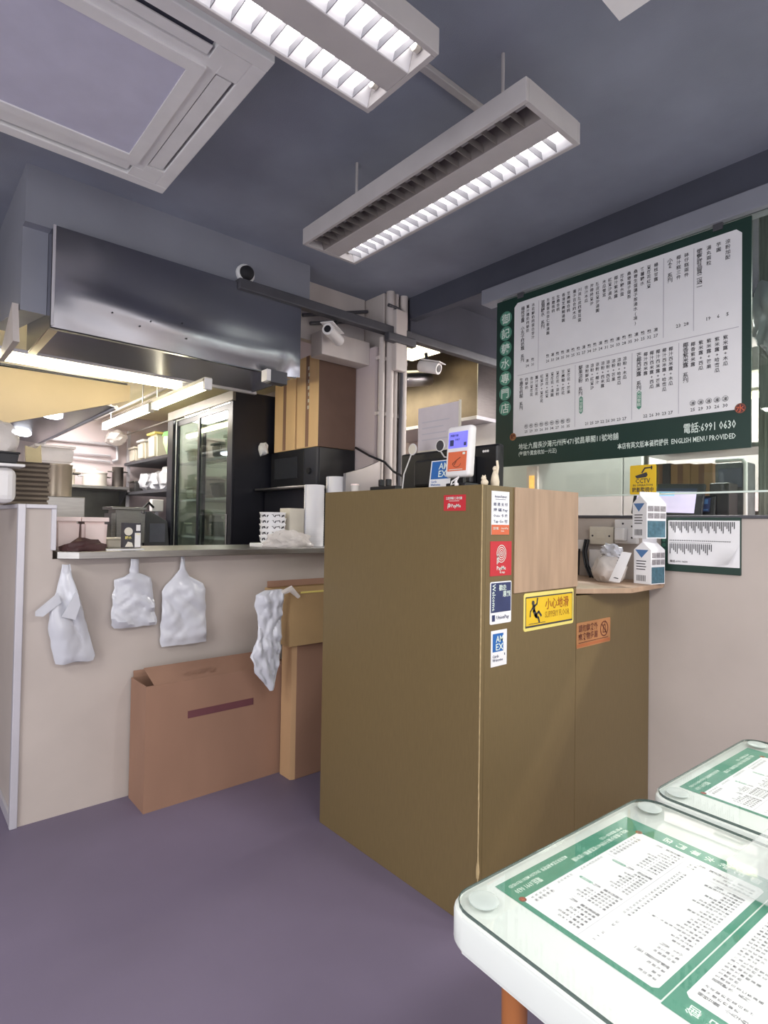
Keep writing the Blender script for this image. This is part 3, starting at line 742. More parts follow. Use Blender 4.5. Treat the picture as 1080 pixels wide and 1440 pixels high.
b3.box(1.60, 2.20, 2.575, 2.58, 0.702, 0.985); b3.box(1.60, 2.20, 2.84, 2.845, 0.702, 0.985); b3.box(1.60, 1.605, 2.58, 2.84, 0.702, 0.985); b3.box(2.195, 2.20, 2.58, 2.84, 0.702, 0.985); b3.box(1.605, 2.195, 2.58, 2.84, 0.702, 0.708)
part(c3, 'box_body', b3, mat('ochre_cardboard', (176, 146, 104), 0.8, var=0.07, scale=5))
part(c3, 'box_flap', MB().box(1.61, 2.19, 2.835, 2.839, 0.985, 1.02), m_card)
part(c3, 'tape', MB().box(1.66, 2.20, 2.5735, 2.5748, 0.975, 0.984), m_paleyel, label='pale tape along the rim')

# ------------------------------------------------------------------ fridge
fg = thing('display_fridge', 'tall black two door display fridge with glass sliding doors', 'fridge', (2.18, 4.47, 0))
FX, FY0, FY1, FZ = 1.88, 3.84, 5.10, 2.30
FB = 2.46
part(fg, 'side_panel', MB().box(FX, FB, FY0, FY0+0.03, 0.08, FZ, 0.004), m_fridge)
part(fg, 'side_panel', MB().box(FX, FB, FY1-0.03, FY1, 0.08, FZ, 0.004), m_fridge)
part(fg, 'top_panel', MB().box(FX+0.01, FB, FY0+0.03, FY1-0.03, FZ-0.03, FZ, 0.002), m_fridge)
part(fg, 'plinth', MB().box(FX+0.02, FB, FY0+0.02, FY1-0.02, 0.0, 0.12), m_black)
m_liner = mat('fridge_liner', (236, 236, 226), 0.5, var=0.05)
ln = MB(); ln.box(FB-0.03, FB-0.02, FY0+0.03, FY1-0.03, 0.12, FZ-0.03); ln.box(FX+0.05, FB-0.03, FY0+0.0305, FY0+0.036, 0.12, FZ-0.03); ln.box(FX+0.05, FB-0.03, FY1-0.036, FY1-0.0305, 0.12, FZ-0.03); ln.box(FX+0.05, FB-0.03, FY0+0.036, FY1-0.036, 0.12, 0.13)
part(fg, 'liner', ln, m_liner)
part(fg, 'header', MB().box(FX-0.012, FX+0.012, FY0-0.005, FY1, 2.222, FZ, 0.004), mat('header_steel', (132, 128, 120), 0.4, 0.6, var=0.08), label='polished steel header strip')
part(fg, 'front_edge', MB().box(FX-0.010, FX+0.012, FY0-0.005, FY0+0.05, 0.12, 2.222, 0.003), m_fridge)
part(fg, 'front_edge', MB().box(FX-0.010, FX+0.012, FY1-0.12, FY1, 0.12, 2.222, 0.003), m_fridge)
m_lamp_in = mat('fridge_lamp_glow', (250, 250, 240), 0.5, var=0, emit=45.0)
for y in (4.15, 4.70):
    part(fg, 'inner_lamp', MB().box(FX+0.06, FX+0.09, y-0.22, y+0.22, FZ-0.05, FZ-0.031), m_lamp_in)
for z in (0.5, 0.9, 1.21, 1.52, 1.84):
    sh = MB()
    for k in range(8): sh.box(FX+0.08+0.055*k, FX+0.086+0.055*k, FY0+0.04, FY1-0.04, z, z+0.005)
    sh.box(FX+0.07, FX+0.078, FY0+0.04, FY1-0.04, z-0.006, z+0.012)
    part(fg, 'wire_shelf', sh, m_whitepl)
for (ya, yb, x) in ((FY0+0.052, 4.46, FX-0.004), (4.40, FY1-0.122, FX+0.024)):
    d = part(fg, 'door', frame(MB(), 0, 0.018, ya, yb, 0, 0.018, ya+0.05, yb-0.05, 0.14, 0.16), m_fridge, Matrix.Translation((x, 0, 0)))
    bpy.data.objects.remove(d)
    fm = MB(); fm.box(x, x+0.018, ya, ya+0.035, 0.14, 2.215); fm.box(x, x+0.018, yb-0.035, yb, 0.14, 2.215); fm.box(x, x+0.018, ya+0.035, yb-0.035, 0.14, 0.18); fm.box(x, x+0.018, ya+0.035, yb-0.035, 2.17, 2.215)
    d = part(fg, 'door', fm, m_fridge)
    part(d, 'door_glass', MB().box(x+0.006, x+0.011, ya+0.0355, yb-0.0355, 0.1805, 2.1695), m_glass)
    part(d, 'door_handle', MB().box(x-0.012, x, ya+0.006, ya+0.024, 1.0, 1.4, 0.003), m_steel2)
G_F = 'food tubs on the fridge shelves'
def tub(name, label, x, y, z, w, d, h, m, group, lid=None, cat='container', taper=0.92, rim=True):
    t = thing(name, label, cat, (x, y, z), group)
    b = MB()
    w2, d2, a, c = w/2, d/2, w/2*taper, d/2*taper
    vs, fs = b._new([(x-a, y-c, z), (x+a, y-c, z), (x+a, y+c, z), (x-a, y+c, z), (x-w2, y-d2, z+h), (x+w2, y-d2, z+h), (x+w2, y+d2, z+h), (x-w2, y+d2, z+h)],
                    [(3, 2, 1, 0), (4, 5, 6, 7), (0, 1, 5, 4), (1, 2, 6, 5), (2, 3, 7, 6), (3, 0, 4, 7)])
    bmesh.ops.bevel(b.bm, geom=list({e for f in fs for e in f.edges}), offset=min(w, d, h)*0.12, segments=2, affect='EDGES')
    part(t, 'tub_body', b, m, smooth=True)
    if rim: part(t, 'tub_lid' if lid else 'tub_rim', MB().box(x-w2*1.05, x+w2*1.05, y-d2*1.05, y+d2*1.05, z+h-0.002, z+h+min(0.02, h*0.15), 0.003), lid or m)
    return t
k = 0
for z in (1.222, 1.532, 1.852):
    for y, hh, mm in ((4.10, 0.14, m_offwhite), (4.33, 0.10, m_steel2), (4.62, 0.16, m_pink), (4.84, 0.09, m_offwhite)):
        k += 1
        nm = {1.222: 'lowest', 1.532: 'middle', 1.852: 'top'}[z]
        pos = {4.10: 'cream tub next to the black side wall', 4.33: 'metal tub second from the black side wall', 4.62: 'pink tub third from the black side wall', 4.84: 'flat cream tub deepest'}[y]
        tub('food_tub', pos + ' on the ' + nm + ' visible fridge shelf', 2.10, y, z+0.006, 0.26, 0.17, hh, mm, G_F)

# ------------------------------------------------------------------ black cabinet, microwave and tall boxes
cab = thing('black_cabinet', 'black worktop cabinet under the microwave', 'cabinet', (2.33, 3.55, 0))
part(cab, 'cabinet_body', MB().box(2.13, 2.495, 3.12, 3.82, 0, 1.575, 0.004), m_fridge)
part(cab, 'cabinet_top', MB().box(2.05, 2.497, 3.10, 3.825, 1.576, 1.592, 0.003), m_steel2)
mw = thing('microwave', 'black microwave oven carrying the tall cardboard boxes', 'microwave', (2.34, 3.5, 1.593))
part(mw, 'oven_body', MB().box(2.19, 2.495, 3.20, 3.80, 1.605, 1.862, 0.006), m_black)
dr = part(mw, 'oven_door', MB().box(2.168, 2.189, 3.36, 3.80, 1.607, 1.860, 0.004), m_black)
part(dr, 'door_window', MB().box(2.164, 2.1675, 3.43, 3.74, 1.66, 1.81, 0.001), mat('smoked_glass', (52, 54, 60), 0.12, var=0.05))
cp = part(mw, 'control_panel', MB().box(2.168, 2.189, 3.20, 3.355, 1.607, 1.860, 0.004), mat('dark_grey_panel', (44, 46, 54), 0.35, var=0.1))
part(cp, 'dial', MB().lathe([(0.022, 0), (0.020, 0.014)], M=Matrix.Translation((2.168, 3.28, 1.70)) @ Matrix.Rotation(-PI/2, 4, 'Y'), seg=14), m_rubber, smooth=True)
ft = MB()
for x in (2.21, 2.47):
    for y in (3.23, 3.77): ft.box(x-0.012, x+0.012, y-0.012, y+0.012, 1.5925, 1.605)
part(mw, 'feet', ft, m_rubber)
for nm, ya, yb, z1, lab in (('tall_carton', 3.205, 3.475, 2.50, 'tall light brown carton on the microwave, nearer the pillar'), ('tall_carton', 3.495, 3.78, 2.40, 'tall light brown carton on the microwave, nearer the black fridge')):
    t = thing(nm, lab, 'cardboard box', (2.33, (ya+yb)/2, 1.864), 'tall cartons on the microwave')
    part(t, 'carton_body', MB().box(2.18, 2.49, ya, yb, 1.864, z1, 0.003), mat('tan_cardboard', (236, 200, 150), 0.8, var=0.07, scale=5, stretch=(1, 1, 0.4)))
    part(t, 'carton_tape', MB().box(2.1785, 2.1797, (ya+yb)/2-0.02, (ya+yb)/2+0.02, 1.87, z1), m_card)
    if z1 > 2.45:
        part(t, 'shaded_face', MB().box(2.181, 2.492, ya-0.002, ya-0.0005, 1.864, z1-0.002), mat('shaded_cardboard', (112, 88, 76), 0.8, var=0.06), label='side face with shade put into its darker brown')  # overlay sheet, shade of this side put into a darker brown
        fl = Flat()
        for i in range(7): fl.rect(-0.012+0.004*((i*5) % 3), -0.045*i, 0.006+0.005*((i*3) % 2), -0.045*i+0.024)
        printed(t, 'carton_print', fl, m_offwhite, plane((2.1795, ya+0.12, 2.40), (0, -1, 0), (0, 0, 1)), 0.0015)
tt = MB(); tt.blob((2.10, 3.80, 1.885), 0.03, 0.05, 0.05, 0.5, 5, 2, seed=3)
solo('crumpled_tissue', 'crumpled white tissue tucked beside the microwave', 'tissue', tt, m_paper, (2.10, 3.8, 1.84), smooth=True)
# wedge shaped grey lid leaning beside the microwave
wd = MB().prism([(2.19, 2.90, 1.48), (2.19, 2.90, 1.665), (2.33, 2.90, 1.705), (2.475, 2.90, 1.765), (2.475, 2.90, 1.48)], (0.0, 0.025, 0.0))
solo('grey_duct_cover', 'grey slanted metal cover between microwave and pillar', 'cover', wd, m_steel, (2.33, 2.9, 1.48))
cw = MB().tube([(2.485, 3.18, 1.88), (2.42, 2.95, 1.80), (2.50, 2.885, 1.76), (2.58, 2.88, 1.70), (2.60, 2.70, 1.62), (2.35, 2.35, 1.52), (2.12, 2.14, 1.495)], 0.008, 8)
solo('power_cable', 'black power cable draped from the microwave past the pillar', 'cable', cw, m_black, (2.5, 2.88, 1.5), smooth=True)

# ------------------------------------------------------------------ kitchen lights
def batten(label, A, B, drop=True, ztop=2.47):
    A = Vector(A); B = Vector(B); d = (B-A).normalized()
    t = thing('fluorescent_batten', label, 'tube light', (A+B)/2)
    M = Matrix.Translation(A) @ d.to_track_quat('X', 'Z').to_matrix().to_4x4(); L = (B-A).length
    part(t, 'batten_body', MB().box(0, L, -0.022, 0.022, 0.022, 0.045, 0.004, M=M), m_offwhite)
    part(t, 'lamp_tube', MB().tube([M @ Vector((0.03, 0, 0)), M @ Vector((L-0.03, 0, 0))], 0.019, 12), m_tubek, smooth=True)
    for x in (0.012, L-0.012): part(t, 'tube_holder', MB().box(x-0.016, x+0.016, -0.022, 0.022, -0.022, 0.04, 0.004, M=M), m_whitepl)
    if drop:
        for x in ((0.2, L-0.2) if A.z > 2.14 else (L-0.05,)):
            p = M @ Vector((x, 0, 0.045)); part(t, 'hanging_rod', MB().tube([p, (p.x, p.y, ztop)], 0.004, 6), m_alu)
    return t
batten('lit tube along the rear edge of the hood', (0.24, 3.62, 2.20), (1.43, 3.62, 2.20), False)
batten('lit tube pointing at the pillar, nearer the counter', (1.315, 3.0, 2.09), (1.315, 3.84, 2.09), True)
batten('lit tube deeper in the kitchen above the racks', (1.52, 4.50, 2.20), (1.52, 5.75, 2.20), True)
rl = MB()
for x in (1.62, 1.70): rl.tube([(x, 3.8, 2.38), (x, 6.5, 2.38)], 0.012, 8)
solo('ceiling_pipe_pair', 'pair of pale pipes running along the kitchen ceiling', 'pipes', rl, m_pipe, (1.66, 5.0, 2.38), smooth=True)
solo('roof_beam', 'cream beam across the kitchen ceiling behind the hood', 'beam', MB().box(1.05, 2.48, 3.90, 3.98, 2.40, 2.469, 0.004), m_kceil, (1.6, 3.94, 2.4))

# ------------------------------------------------------------------ cooking hood with cream end panel
ch = thing('cooking_hood', 'long steel cooking hood with slanted cream end panel', 'hood', (0.4, 5.0, 1.75))
part(ch, 'end_panel', MB().prism([(-0.3, 4.0, 1.62), (1.21, 4.0, 2.142), (1.21, 4.0, 2.242), (-0.3, 4.0, 2.225)], (0, 0.02, 0)), m_cream, label='end panel with warm tube light put into its cream colour')
part(ch, 'canopy_sheet', MB().prism([(1.125, 4.025, 2.09), (1.125, 6.55, 2.09), (0.15, 6.55, 2.20), (0.15, 4.025, 2.20)], (0.006, 0, 0.006)), m_hood)
part(ch, 'canopy_rim', MB().tube([(1.135, 4.03, 2.09), (1.135, 6.55, 2.09)], 0.014, 8), m_alu, smooth=True)
part(ch, 'hood_top', MB().box(-0.3, 1.2, 4.025, 6.55, 2.246, 2.26), m_hood)
m_dl = mat('downlight_glow', (240, 246, 255), 0.5, var=0, emit=8.0)
for y in (4.78, 6.0):
    Md = Matrix.Translation((0.90, y, 2.115)) @ Matrix.Rotation(math.radians(6.4), 4, 'Y')
    part(ch, 'bulkhead_lamp', MB().lathe([(0.075, 0.0), (0.075, -0.012), (0.05, -0.028), (0.01, -0.033)], seg=20), m_dl, Md, True)

# ------------------------------------------------------------------ kitchen back wall: pipes and shelf
def pipe_run(label, pts, r=0.016):
    solo('wall_pipe', label, 'pipe', MB().tube(pts, r, 8), m_alu, pts[0], smooth=True)
pipe_run('upper grey pipe bent down at both ends on the kitchen wall', [(1.18, 6.56, 2.06), (1.18, 6.56, 2.13), (1.22, 6.56, 2.15), (1.82, 6.56, 2.15), (1.865, 6.56, 2.13), (1.87, 6.56, 1.99), (1.82, 6.56, 1.97)])
pipe_run('middle grey pipe on the kitchen wall', [(1.25, 6.56, 2.03), (1.80, 6.56, 2.03)], 0.012)
pipe_run('lowest grey pipe on the kitchen wall', [(1.25, 6.56, 1.985), (1.80, 6.56, 1.965)], 0.012)
ws = thing('wall_shelf', 'stainless shelf across the kitchen back wall', 'shelf', (1.5, 6.45, 1.68))
part(ws, 'shelf_board', MB().box(0.95, 1.92, 6.30, 6.598, 1.66, 1.69, 0.003), m_steel2)
part(ws, 'splashback', MB().box(0.95, 2.0, 6.575, 6.598, 1.15, 1.655), mat('dark_steel', (112, 112, 108), 0.35, 0.9, var=0.1))
for x in (1.05, 1.9): part(ws, 'shelf_bracket', MB().prism([(x, 6.57, 1.655), (x, 6.35, 1.655), (x, 6.57, 1.50)], (0.02, 0, 0)), m_rail)
def pot(label, x, y, z, r, h, m, lid=True, handles=True, group=None, cat='pot'):
    t = thing('stock_pot', label, cat, (x, y, z), group)
    part(t, 'pot_body', MB().lathe([(r*0.97, 0), (r, 0.01), (r, h), (r*1.04, h+0.004), (r*1.04, h+0.010), (r*0.98, h+0.010)], (x, y, z), 24), m, smooth=True)
    if handles:
        for s in (-1, 1): part(t, 'handle', MB().tube([(x+s*r, y-0.03, z+h*0.8), (x+s*(r+0.035), y-0.025, z+h*0.8), (x+s*(r+0.035), y+0.025, z+h*0.8), (x+s*r, y+0.03, z+h*0.8)], 0.006, 8), m_steel2, smooth=True)
    if lid: part(t, 'lid', MB().lathe([(r*1.05, 0), (r*1.05, 0.008), (r*0.6, 0.022), (0.02, 0.03), (0.02, 0.05), (0.012, 0.052)], (x, y, z+h+0.0105), 20), m, smooth=True)
    return t
G_S = 'pots on the kitchen wall shelf'
m_pot = mat('dark_pot_metal', (110, 104, 100), 0.4, 0.8, var=0.1)
pot('dark lidded pot on the wall shelf next to the big stock pot', 1.12, 6.44, 1.691, 0.10, 0.16, m_pot, True, True, G_S)
pot('pale plastic canister on the wall shelf between two pots', 1.355, 6.44, 1.691, 0.08, 0.15, m_offwhite, False, False, G_S)
pot('wide white lidded pot on the wall shelf', 1.62, 6.44, 1.691, 0.115, 0.12, mat('white_enamel', (222, 216, 208), 0.35, var=0.04), True, True, G_S)
pot('small dark pot at the far end of the wall shelf', 1.845, 6.44, 1.691, 0.055, 0.2, m_pot, False, True, G_S)

# ------------------------------------------------------------------ wall rack with containers, beyond the fridge
rk = thing('storage_rack', 'grey metal rack with three crowded shelves beyond the fridge', 'rack', (2.2, 5.9, 0))
for x in (1.96, 2.44):
    for y in (5.22, 6.48): part(rk, 'post', MB().box(x-0.015, x+0.015, y-0.015, y+0.015, 0, 2.30), m_alu)
for z, xa in ((1.955, 1.93), (1.64, 1.93), (1.20, 1.93), (0.6, 1.93)):
    part(rk, 'shelf', MB().box(xa, 2.47, 5.18, 6.52, z-0.03, z, 0.003), m_rail)
part(rk, 'hanging_rail', MB().tube([(1.93, 5.2, 2.26), (1.93, 6.5, 2.26)], 0.008, 8), m_steel2, smooth=True)
G_R = 'tubs on the storage rack'
tub('storage_tub', 'white tub at the far end of the rack top shelf', 2.05, 6.35, 1.957, 0.20, 0.20, 0.14, m_offwhite, G_R)
tub('storage_tub', 'cream lidded tub second on the rack top shelf', 2.05, 6.08, 1.957, 0.20, 0.20, 0.19, m_offwhite, G_R, m_whitepl)
tub('storage_tub', 'taller cream tub stacked with a rim, beside the pale green bag', 2.07, 5.82, 1.957, 0.20, 0.22, 0.24, m_offwhite, G_R, m_paleyel)
tub('storage_tub', 'flat tub at the far end of the rack lower shelf', 2.05, 6.33, 1.642, 0.2, 0.2, 0.10, m_steel2, G_R)
gb = thing('green_bag', 'pale green printed bag on the rack top shelf by the fridge', 'bag', (2.05, 5.42, 1.957))
g = MB(); g.blob((2.08, 5.42, 2.09), 0.105, 0.16, 0.13, 0.15, 4, 3, flat=1.957, seed=6, sq=0.7)
part(gb, 'bag_body', g, m_greenbag, smooth=True)
part(gb, 'green_band', MB().prism([(1.972, 5.33, 2.14), (1.972, 5.53, 2.15), (1.985, 5.51, 2.19), (1.985, 5.34, 2.185)], (0.01, 0, 0)), m_greenprint)
wp = thing('white_packet', 'white crinkled packet on the rack lower shelf by the fridge', 'packet', (2.03, 5.40, 1.642))
g = MB(); g.blob((2.03, 5.40, 1.74), 0.09, 0.14, 0.12, 0.35, 5, 3, flat=1.642, seed=11, sq=0.7); part(wp, 'packet_body', g, m_bag, smooth=True)
for i, (y, lab) in enumerate(((5.72, 'bundle of white cloth bags hanging over the rack lower shelf'), (6.02, 'second bundle of white cloth bags on the rack lower shelf'))):
    g = MB(); g.blob((2.03, y, 1.735), 0.085, 0.11, 0.09, 0.3, 5, 3, flat=1.642, seed=20+i, sq=0.75)
    solo('white_bundle', lab, 'bundle', g, m_bag, (2.0, y, 1.642), smooth=True)
g = MB(); g.blob((1.80, 6.38, 2.20), 0.10, 0.15, 0.075, 0.35, 5, 3, seed=31)
solo('hanging_sack', 'crumpled grey plastic sack hung from the rack rail', 'bag', g, m_clearbag, (1.86, 6.38, 2.26), smooth=True)
# appliances at worktop height below the rack
bn = thing('grey_bin', 'grey lidded plastic bin on the worktop before the fridge', 'bin', (1.75, 5.0, 1.13))
part(bn, 'bin_body', MB().prism([(1.66, 4.98, 1.13), (1.86, 4.98, 1.13), (1.84, 4.98, 1.34), (1.70, 4.98, 1.42), (1.66, 4.98, 1.42)], (0, 0.3, 0), 0.004), m_rail)
part(bn, 'bin_panel', MB().box(1.69, 1.82, 4.972, 4.9795, 1.16, 1.32, 0.002), m_slot)
bt = thing('back_worktop', 'grey steel worktop along the kitchen wall under the rack', 'worktop', (1.5, 5.5, 0))
part(bt, 'worktop_board', MB().box(1.15, 1.86, 4.6, 6.55, 1.095, 1.129, 0.003), m_steel2)
for x in (1.2, 1.8):
    for y in (4.7, 6.4): part(bt, 'leg', MB().box(x-0.02, x+0.02, y-0.02, y+0.02, 0, 1.095), m_steel2)
tub('grey_machine', 'grey steel dispenser standing behind the small printed packet', 1.48, 4.95, 1.13, 0.26, 0.26, 0.30, m_steel2, None, None, 'dispenser', 0.97)
tub('blue_lid_tub', 'pale tub with navy lid behind the counter', 1.20, 5.0, 1.13, 0.22, 0.22, 0.16, m_offwhite, None, m_bluelid)
tap = thing('tap_dispenser', 'small white wall tap box with black hose beside the fridge', 'dispenser', (1.80, 5.16, 1.46))
part(tap, 'tap_box', MB().box(1.76, 1.86, 5.13, 5.20, 1.425, 1.53, 0.006), m_whitepl)
part(tap, 'hose', MB().tube([(1.77, 5.125, 1.46), (1.72, 5.1, 1.50), (1.66, 5.05, 1.45), (1.635, 4.97, 1.30), (1.635, 4.95, 1.13)], 0.010, 8), m_black, smooth=True)
part(tap, 'stand', MB().box(1.80, 1.83, 5.17, 5.19, 1.129, 1.425), m_alu)

# ------------------------------------------------------------------ things on and behind the steel counter
sp = thing('steel_splash_box', 'grey stainless steel cabinet with sloped shoulder behind the tubs', 'cabinet', (0.73, 3.55, 0))
part(sp, 'cabinet_body', MB().box(0.625, 0.825, 3.46, 3.86, 0, 1.468, 0.004), m_steel2)
part(sp, 'sloped_shoulder', MB().prism([(0.826, 3.50, 1.30), (0.90, 3.50, 1.30), (0.826, 3.50, 1.37)], (0, 0.3, 0)), m_steel2)
pot('large pale stock pot on the steel cabinet', 0.735, 3.66, 1.469, 0.066, 0.175, mat('pot_cream_metal', (196, 182, 164), 0.38, 0.55, var=0.06), False, True)
tub('clear_tub', 'clear plastic tub sitting on top of the large stock pot', 0.70, 3.66, 1.656, 0.19, 0.16, 0.085, m_clearbag, None, m_clearbag)
kp = MB(); kp.prism([(0.53, 3.40, 1.6135), (0.60, 3.40, 1.6135), (0.592, 3.40, 1.725), (0.57, 3.40, 1.70), (0.525, 3.40, 1.715)], (0, -0.03, 0), 0.003)
solo('beige_paper_pack', 'crumpled beige paper pack on the stacked trays', 'packet', kp, mat('beige_paper', (206, 190, 150), 0.8, var=0.12), (0.56, 3.39, 1.6135))
for i in range(9):
    z = 1.4135+0.0222*i
    t = thing('egg_tray', ('lowest grey tray of the stack' if i == 0 else 'topmost grey tray of the stack' if i == 8 else 'grey pulp tray number %s up in the stack' % ['two', 'three', 'four', 'five', 'six', 'seven', 'eight'][i-1]) + ' on the corner of the half wall', 'tray', (0.52, 3.25, z), 'stacked grey trays on the half wall')
    dx = 0.004*((i*7) % 3-1)
    part(t, 'tray_body', MB().box(0.425+dx, 0.588+dx, 3.12, 3.40, z, z+0.013, 0.003), mat('grey_pulp', (128, 116, 102), 0.85, var=0.15))
    part(t, 'tray_lip', MB().box(0.430+dx, 0.583+dx, 3.125, 3.395, z+0.0135, z+0.0215), mat('dark_pulp', (84, 74, 66), 0.9, var=0.1))
g = MB(); g.blob((0.365, 3.035, 1.69), 0.08, 0.06, 0.09, 0.2, 4, 3, flat=1.64, seed=41)
solo('clear_sack', 'full clear plastic sack on the white tray by the frame edge', 'bag', g, m_clearbag, (0.365, 3.035, 1.64), smooth=True)
tub('black_crate', 'small black crate under the full clear sack', 0.36, 3.035, 1.588, 0.16, 0.12, 0.045, m_black, None)
tr = thing('white_tray', 'white flat tray block under the black crate on the wall corner', 'tray', (0.36, 3.03, 1.575))
part(tr, 'tray_body', MB().box(0.25, 0.462, 2.96, 3.11, 1.575, 1.587, 0.003), m_whitepl)
part(tr, 'tray_support', MB().box(0.25, 0.437, 2.99, 3.10, 1.4135, 1.574, 0.035, 3), m_whitepl)
G_T = 'pinkish lidded tubs on the counter'
tub('lidded_tub', 'pinkish lidded tub on the counter touching the aluminium post', 0.664, 3.17, 1.2005, 0.110, 0.16, 0.138, m_pink, G_T, m_pink)
tub('lidded_tub', 'pinkish lidded tub on the counter, second from the post', 0.787, 3.17, 1.2005, 0.120, 0.16, 0.138, m_pink, G_T, m_pink)
g = MB(); g.blob((0.71, 2.965, 1.205), 0.097, 0.05, 0.048, 0.35, 5, 3, flat=1.2005, seed=51)
solo('rubber_gloves', 'dark maroon rubber gloves heaped on the counter edge', 'gloves', g, m_maroon, (0.71, 2.96, 1.2), smooth=True)
tub('flat_tub', 'flat cream tub behind the gloves', 0.925, 3.26, 1.2005, 0.11, 0.13, 0.045, m_offwhite, None, m_offwhite)
pk = thing('printed_packet', 'small black and white printed packet standing on the counter', 'packet', (0.925, 2.98, 1.2005))
part(pk, 'packet_body', MB().box(0.884, 0.966, 2.965, 3.01, 1.2095, 1.334, 0.002), m_ink)
PP = plane((0.884, 2.965, 1.2095), (1, 0, 0), (0, 0, 1))
printed(pk, 'white_panel', Flat().rect(0.052, 0.004, 0.080, 0.075).rect(0.058, 0.085, 0.078, 0.115), m_whitepl, PP)
printed(pk, 'round_emblem', Flat().disc(0.022, 0.082, 0.020).poly([(0.006, 0.006), (0.046, 0.006), (0.040, 0.026), (0.020, 0.032)]), m_offwhite, PP)
printed(pk, 'packet_lettering', Flat().text('糖水', 0.006, 0.045, 0.016).text('300g', 0.058, 0.066, 0.009), m_paleyel, PP, 0.002)
part(pk, 'paper_slip', MB().box(0.80, 0.975, 2.94, 3.00, 1.2005, 1.2055), m_paper, label='white slip under the packet')
# bowls, foam boxes and sleeves at the other end of the counter
G_BW = 'patterned paper bowls stacked on the counter'
bowl = None
for i in range(5):
    lab = ('bottom bowl' if i == 0 else 'top bowl' if i == 4 else ['second', 'third', 'fourth'][i-1]+' bowl from the bottom') + ' of the black patterned paper bowl stack'
    if bowl is None:
        bowl = thing('paper_bowl', lab, 'bowl', (1.765, 3.06, 1.222), G_BW)
        loc_part(bowl, 'bowl_body', MB().lathe([(0.062, 0), (0.072, 0.012), (0.0765, 0.040), (0.079, 0.042), (0.079, 0.047), (0.070, 0.047), (0.058, 0.012)], (0, 0, 0), 24), m_paper, smooth=True)
        fl = MB()
        for k in range(11):
            a = 2*PI*k/11
            for (za, zb, r0, r1) in ((0.017, 0.034, 0.0738, 0.0766),):
                w_ = 0.20+0.12*((k*5) % 3)/2
                fl._new([(r0*math.cos(a-w_), r0*math.sin(a-w_), za), (r0*math.cos(a+w_), r0*math.sin(a+w_), za+0.003), (r1*math.cos(a+w_*0.7), r1*math.sin(a+w_*0.7), zb), (r1*math.cos(a-w_*0.8), r1*math.sin(a-w_*0.8), zb-0.004)], [(0, 1, 2, 3)])
        loc_part(bowl, 'bowl_print', fl, m_ink)
    else:
        dup(bowl, (1.765+0.002*(i % 2), 3.06, 1.222+0.0345*i), lab)
solo('foam_tray', 'flat white foam tray under the patterned bowls', 'tray', MB().box(1.655, 1.855, 2.985, 3.14, 1.2005, 1.2215, 0.004), m_paper, (1.75, 3.03, 1.2))
solo('foam_box_stack', 'pale foam box block behind the bag heap', 'box', MB().box(1.86, 1.965, 3.02, 3.14, 1.2005, 1.435, 0.004), m_offwhite, (1.91, 3.08, 1.2))
g = MB(); g.blob((1.80, 2.925, 1.225), 0.15, 0.043, 0.065, 0.38, 5, 4, flat=1.2005, seed=61)
solo('bag_heap', 'heap of loose clear plastic bags on the counter', 'plastic bags', g, m_clearbag, (1.83, 2.93, 1.2), smooth=True)
for (x0_, x1_, y, z1, lab) in ((1.972, 2.098, 3.02, 1.585, 'tall sleeve of white lids beside the counter end'), (2.125, 2.26, 3.00, 1.645, 'tallest sleeve of white lids half behind the brown counter')):
    t = thing('lid_sleeve', lab, 'cup sleeve', ((x0_+x1_)/2, y, 1.2005), 'sleeves of white lids')
    r = (x1_-x0_)/2; prof = []
    n = 26
    for i in range(n):
        z = (z1-1.2005)*i/n; dz = (z1-1.2005)/n
        prof += [(r*0.985, z), (r, z+dz*0.3), (r, z+dz*0.7)]
    prof.append((r*0.97, z1-1.2005))
    part(t, 'sleeve_body', MB().lathe(prof, ((x0_+x1_)/2, y, 1.2005), 24), m_paper, smooth=True)
    part(t, 'plastic_wrap', MB().tube([((x0_+x1_)/2-r*1.01, y, z) for z in (1.2005, 1.35, z1)], 0.004, 6), m_bag)

# ------------------------------------------------------------------ things on the reception counter
mon = thing('pos_monitor', 'wide black monitor seen from behind on the brown counter', 'monitor', (1.98, 1.86, ZT))
part(mon, 'screen_shell', MB().box(1.985, 2.03, 1.545, 2.165, 1.50, 1.705, 0.012), m_black)
part(mon, 'rear_hump', MB().box(1.945, 1.985, 1.66, 2.03, 1.53, 1.66, 0.012), m_black)
part(mon, 'base', MB().box(1.93, 2.06, 1.70, 2.0, ZT-0.004, 1.50, 0.003), m_rubber)
mk = MB()
for k in range(3): mk.tube([(1.982, 1.60+0.012*k, 1.675), (1.984, 1.60+0.012*k, 1.675)], 0.006, 8)
part(mon, 'screws', mk, m_whitepl)
sg = thing('notice_stand', 'pale notice sheet on a clear stand above the black monitor', 'notice', (2.06, 1.98, 1.50))
part(sg, 'notice_sheet', MB().box(2.066, 2.069, 1.845, 2.125, 1.725, 1.945), mat('greyish_notice_paper', (206, 198, 204), 0.7, var=0.05))
part(sg, 'stand_post', MB().box(2.062, 2.072, 1.835, 1.844, ZT-0.004, 1.95), m_offwhite)
part(sg, 'stand_edge', MB().box(2.064, 2.071, 1.844, 2.125, 1.715, 1.7245), m_offwhite)
fl = Flat()
for i in range(4): fl.rect(0.03, 0.05+0.03*i, 0.22-0.02*(i % 3), 0.056+0.03*i)
printed(sg, 'notice_lines', fl, m_rule, plane((2.066, 2.125, 1.725), (0, -1, 0), (0, 0, 1)))
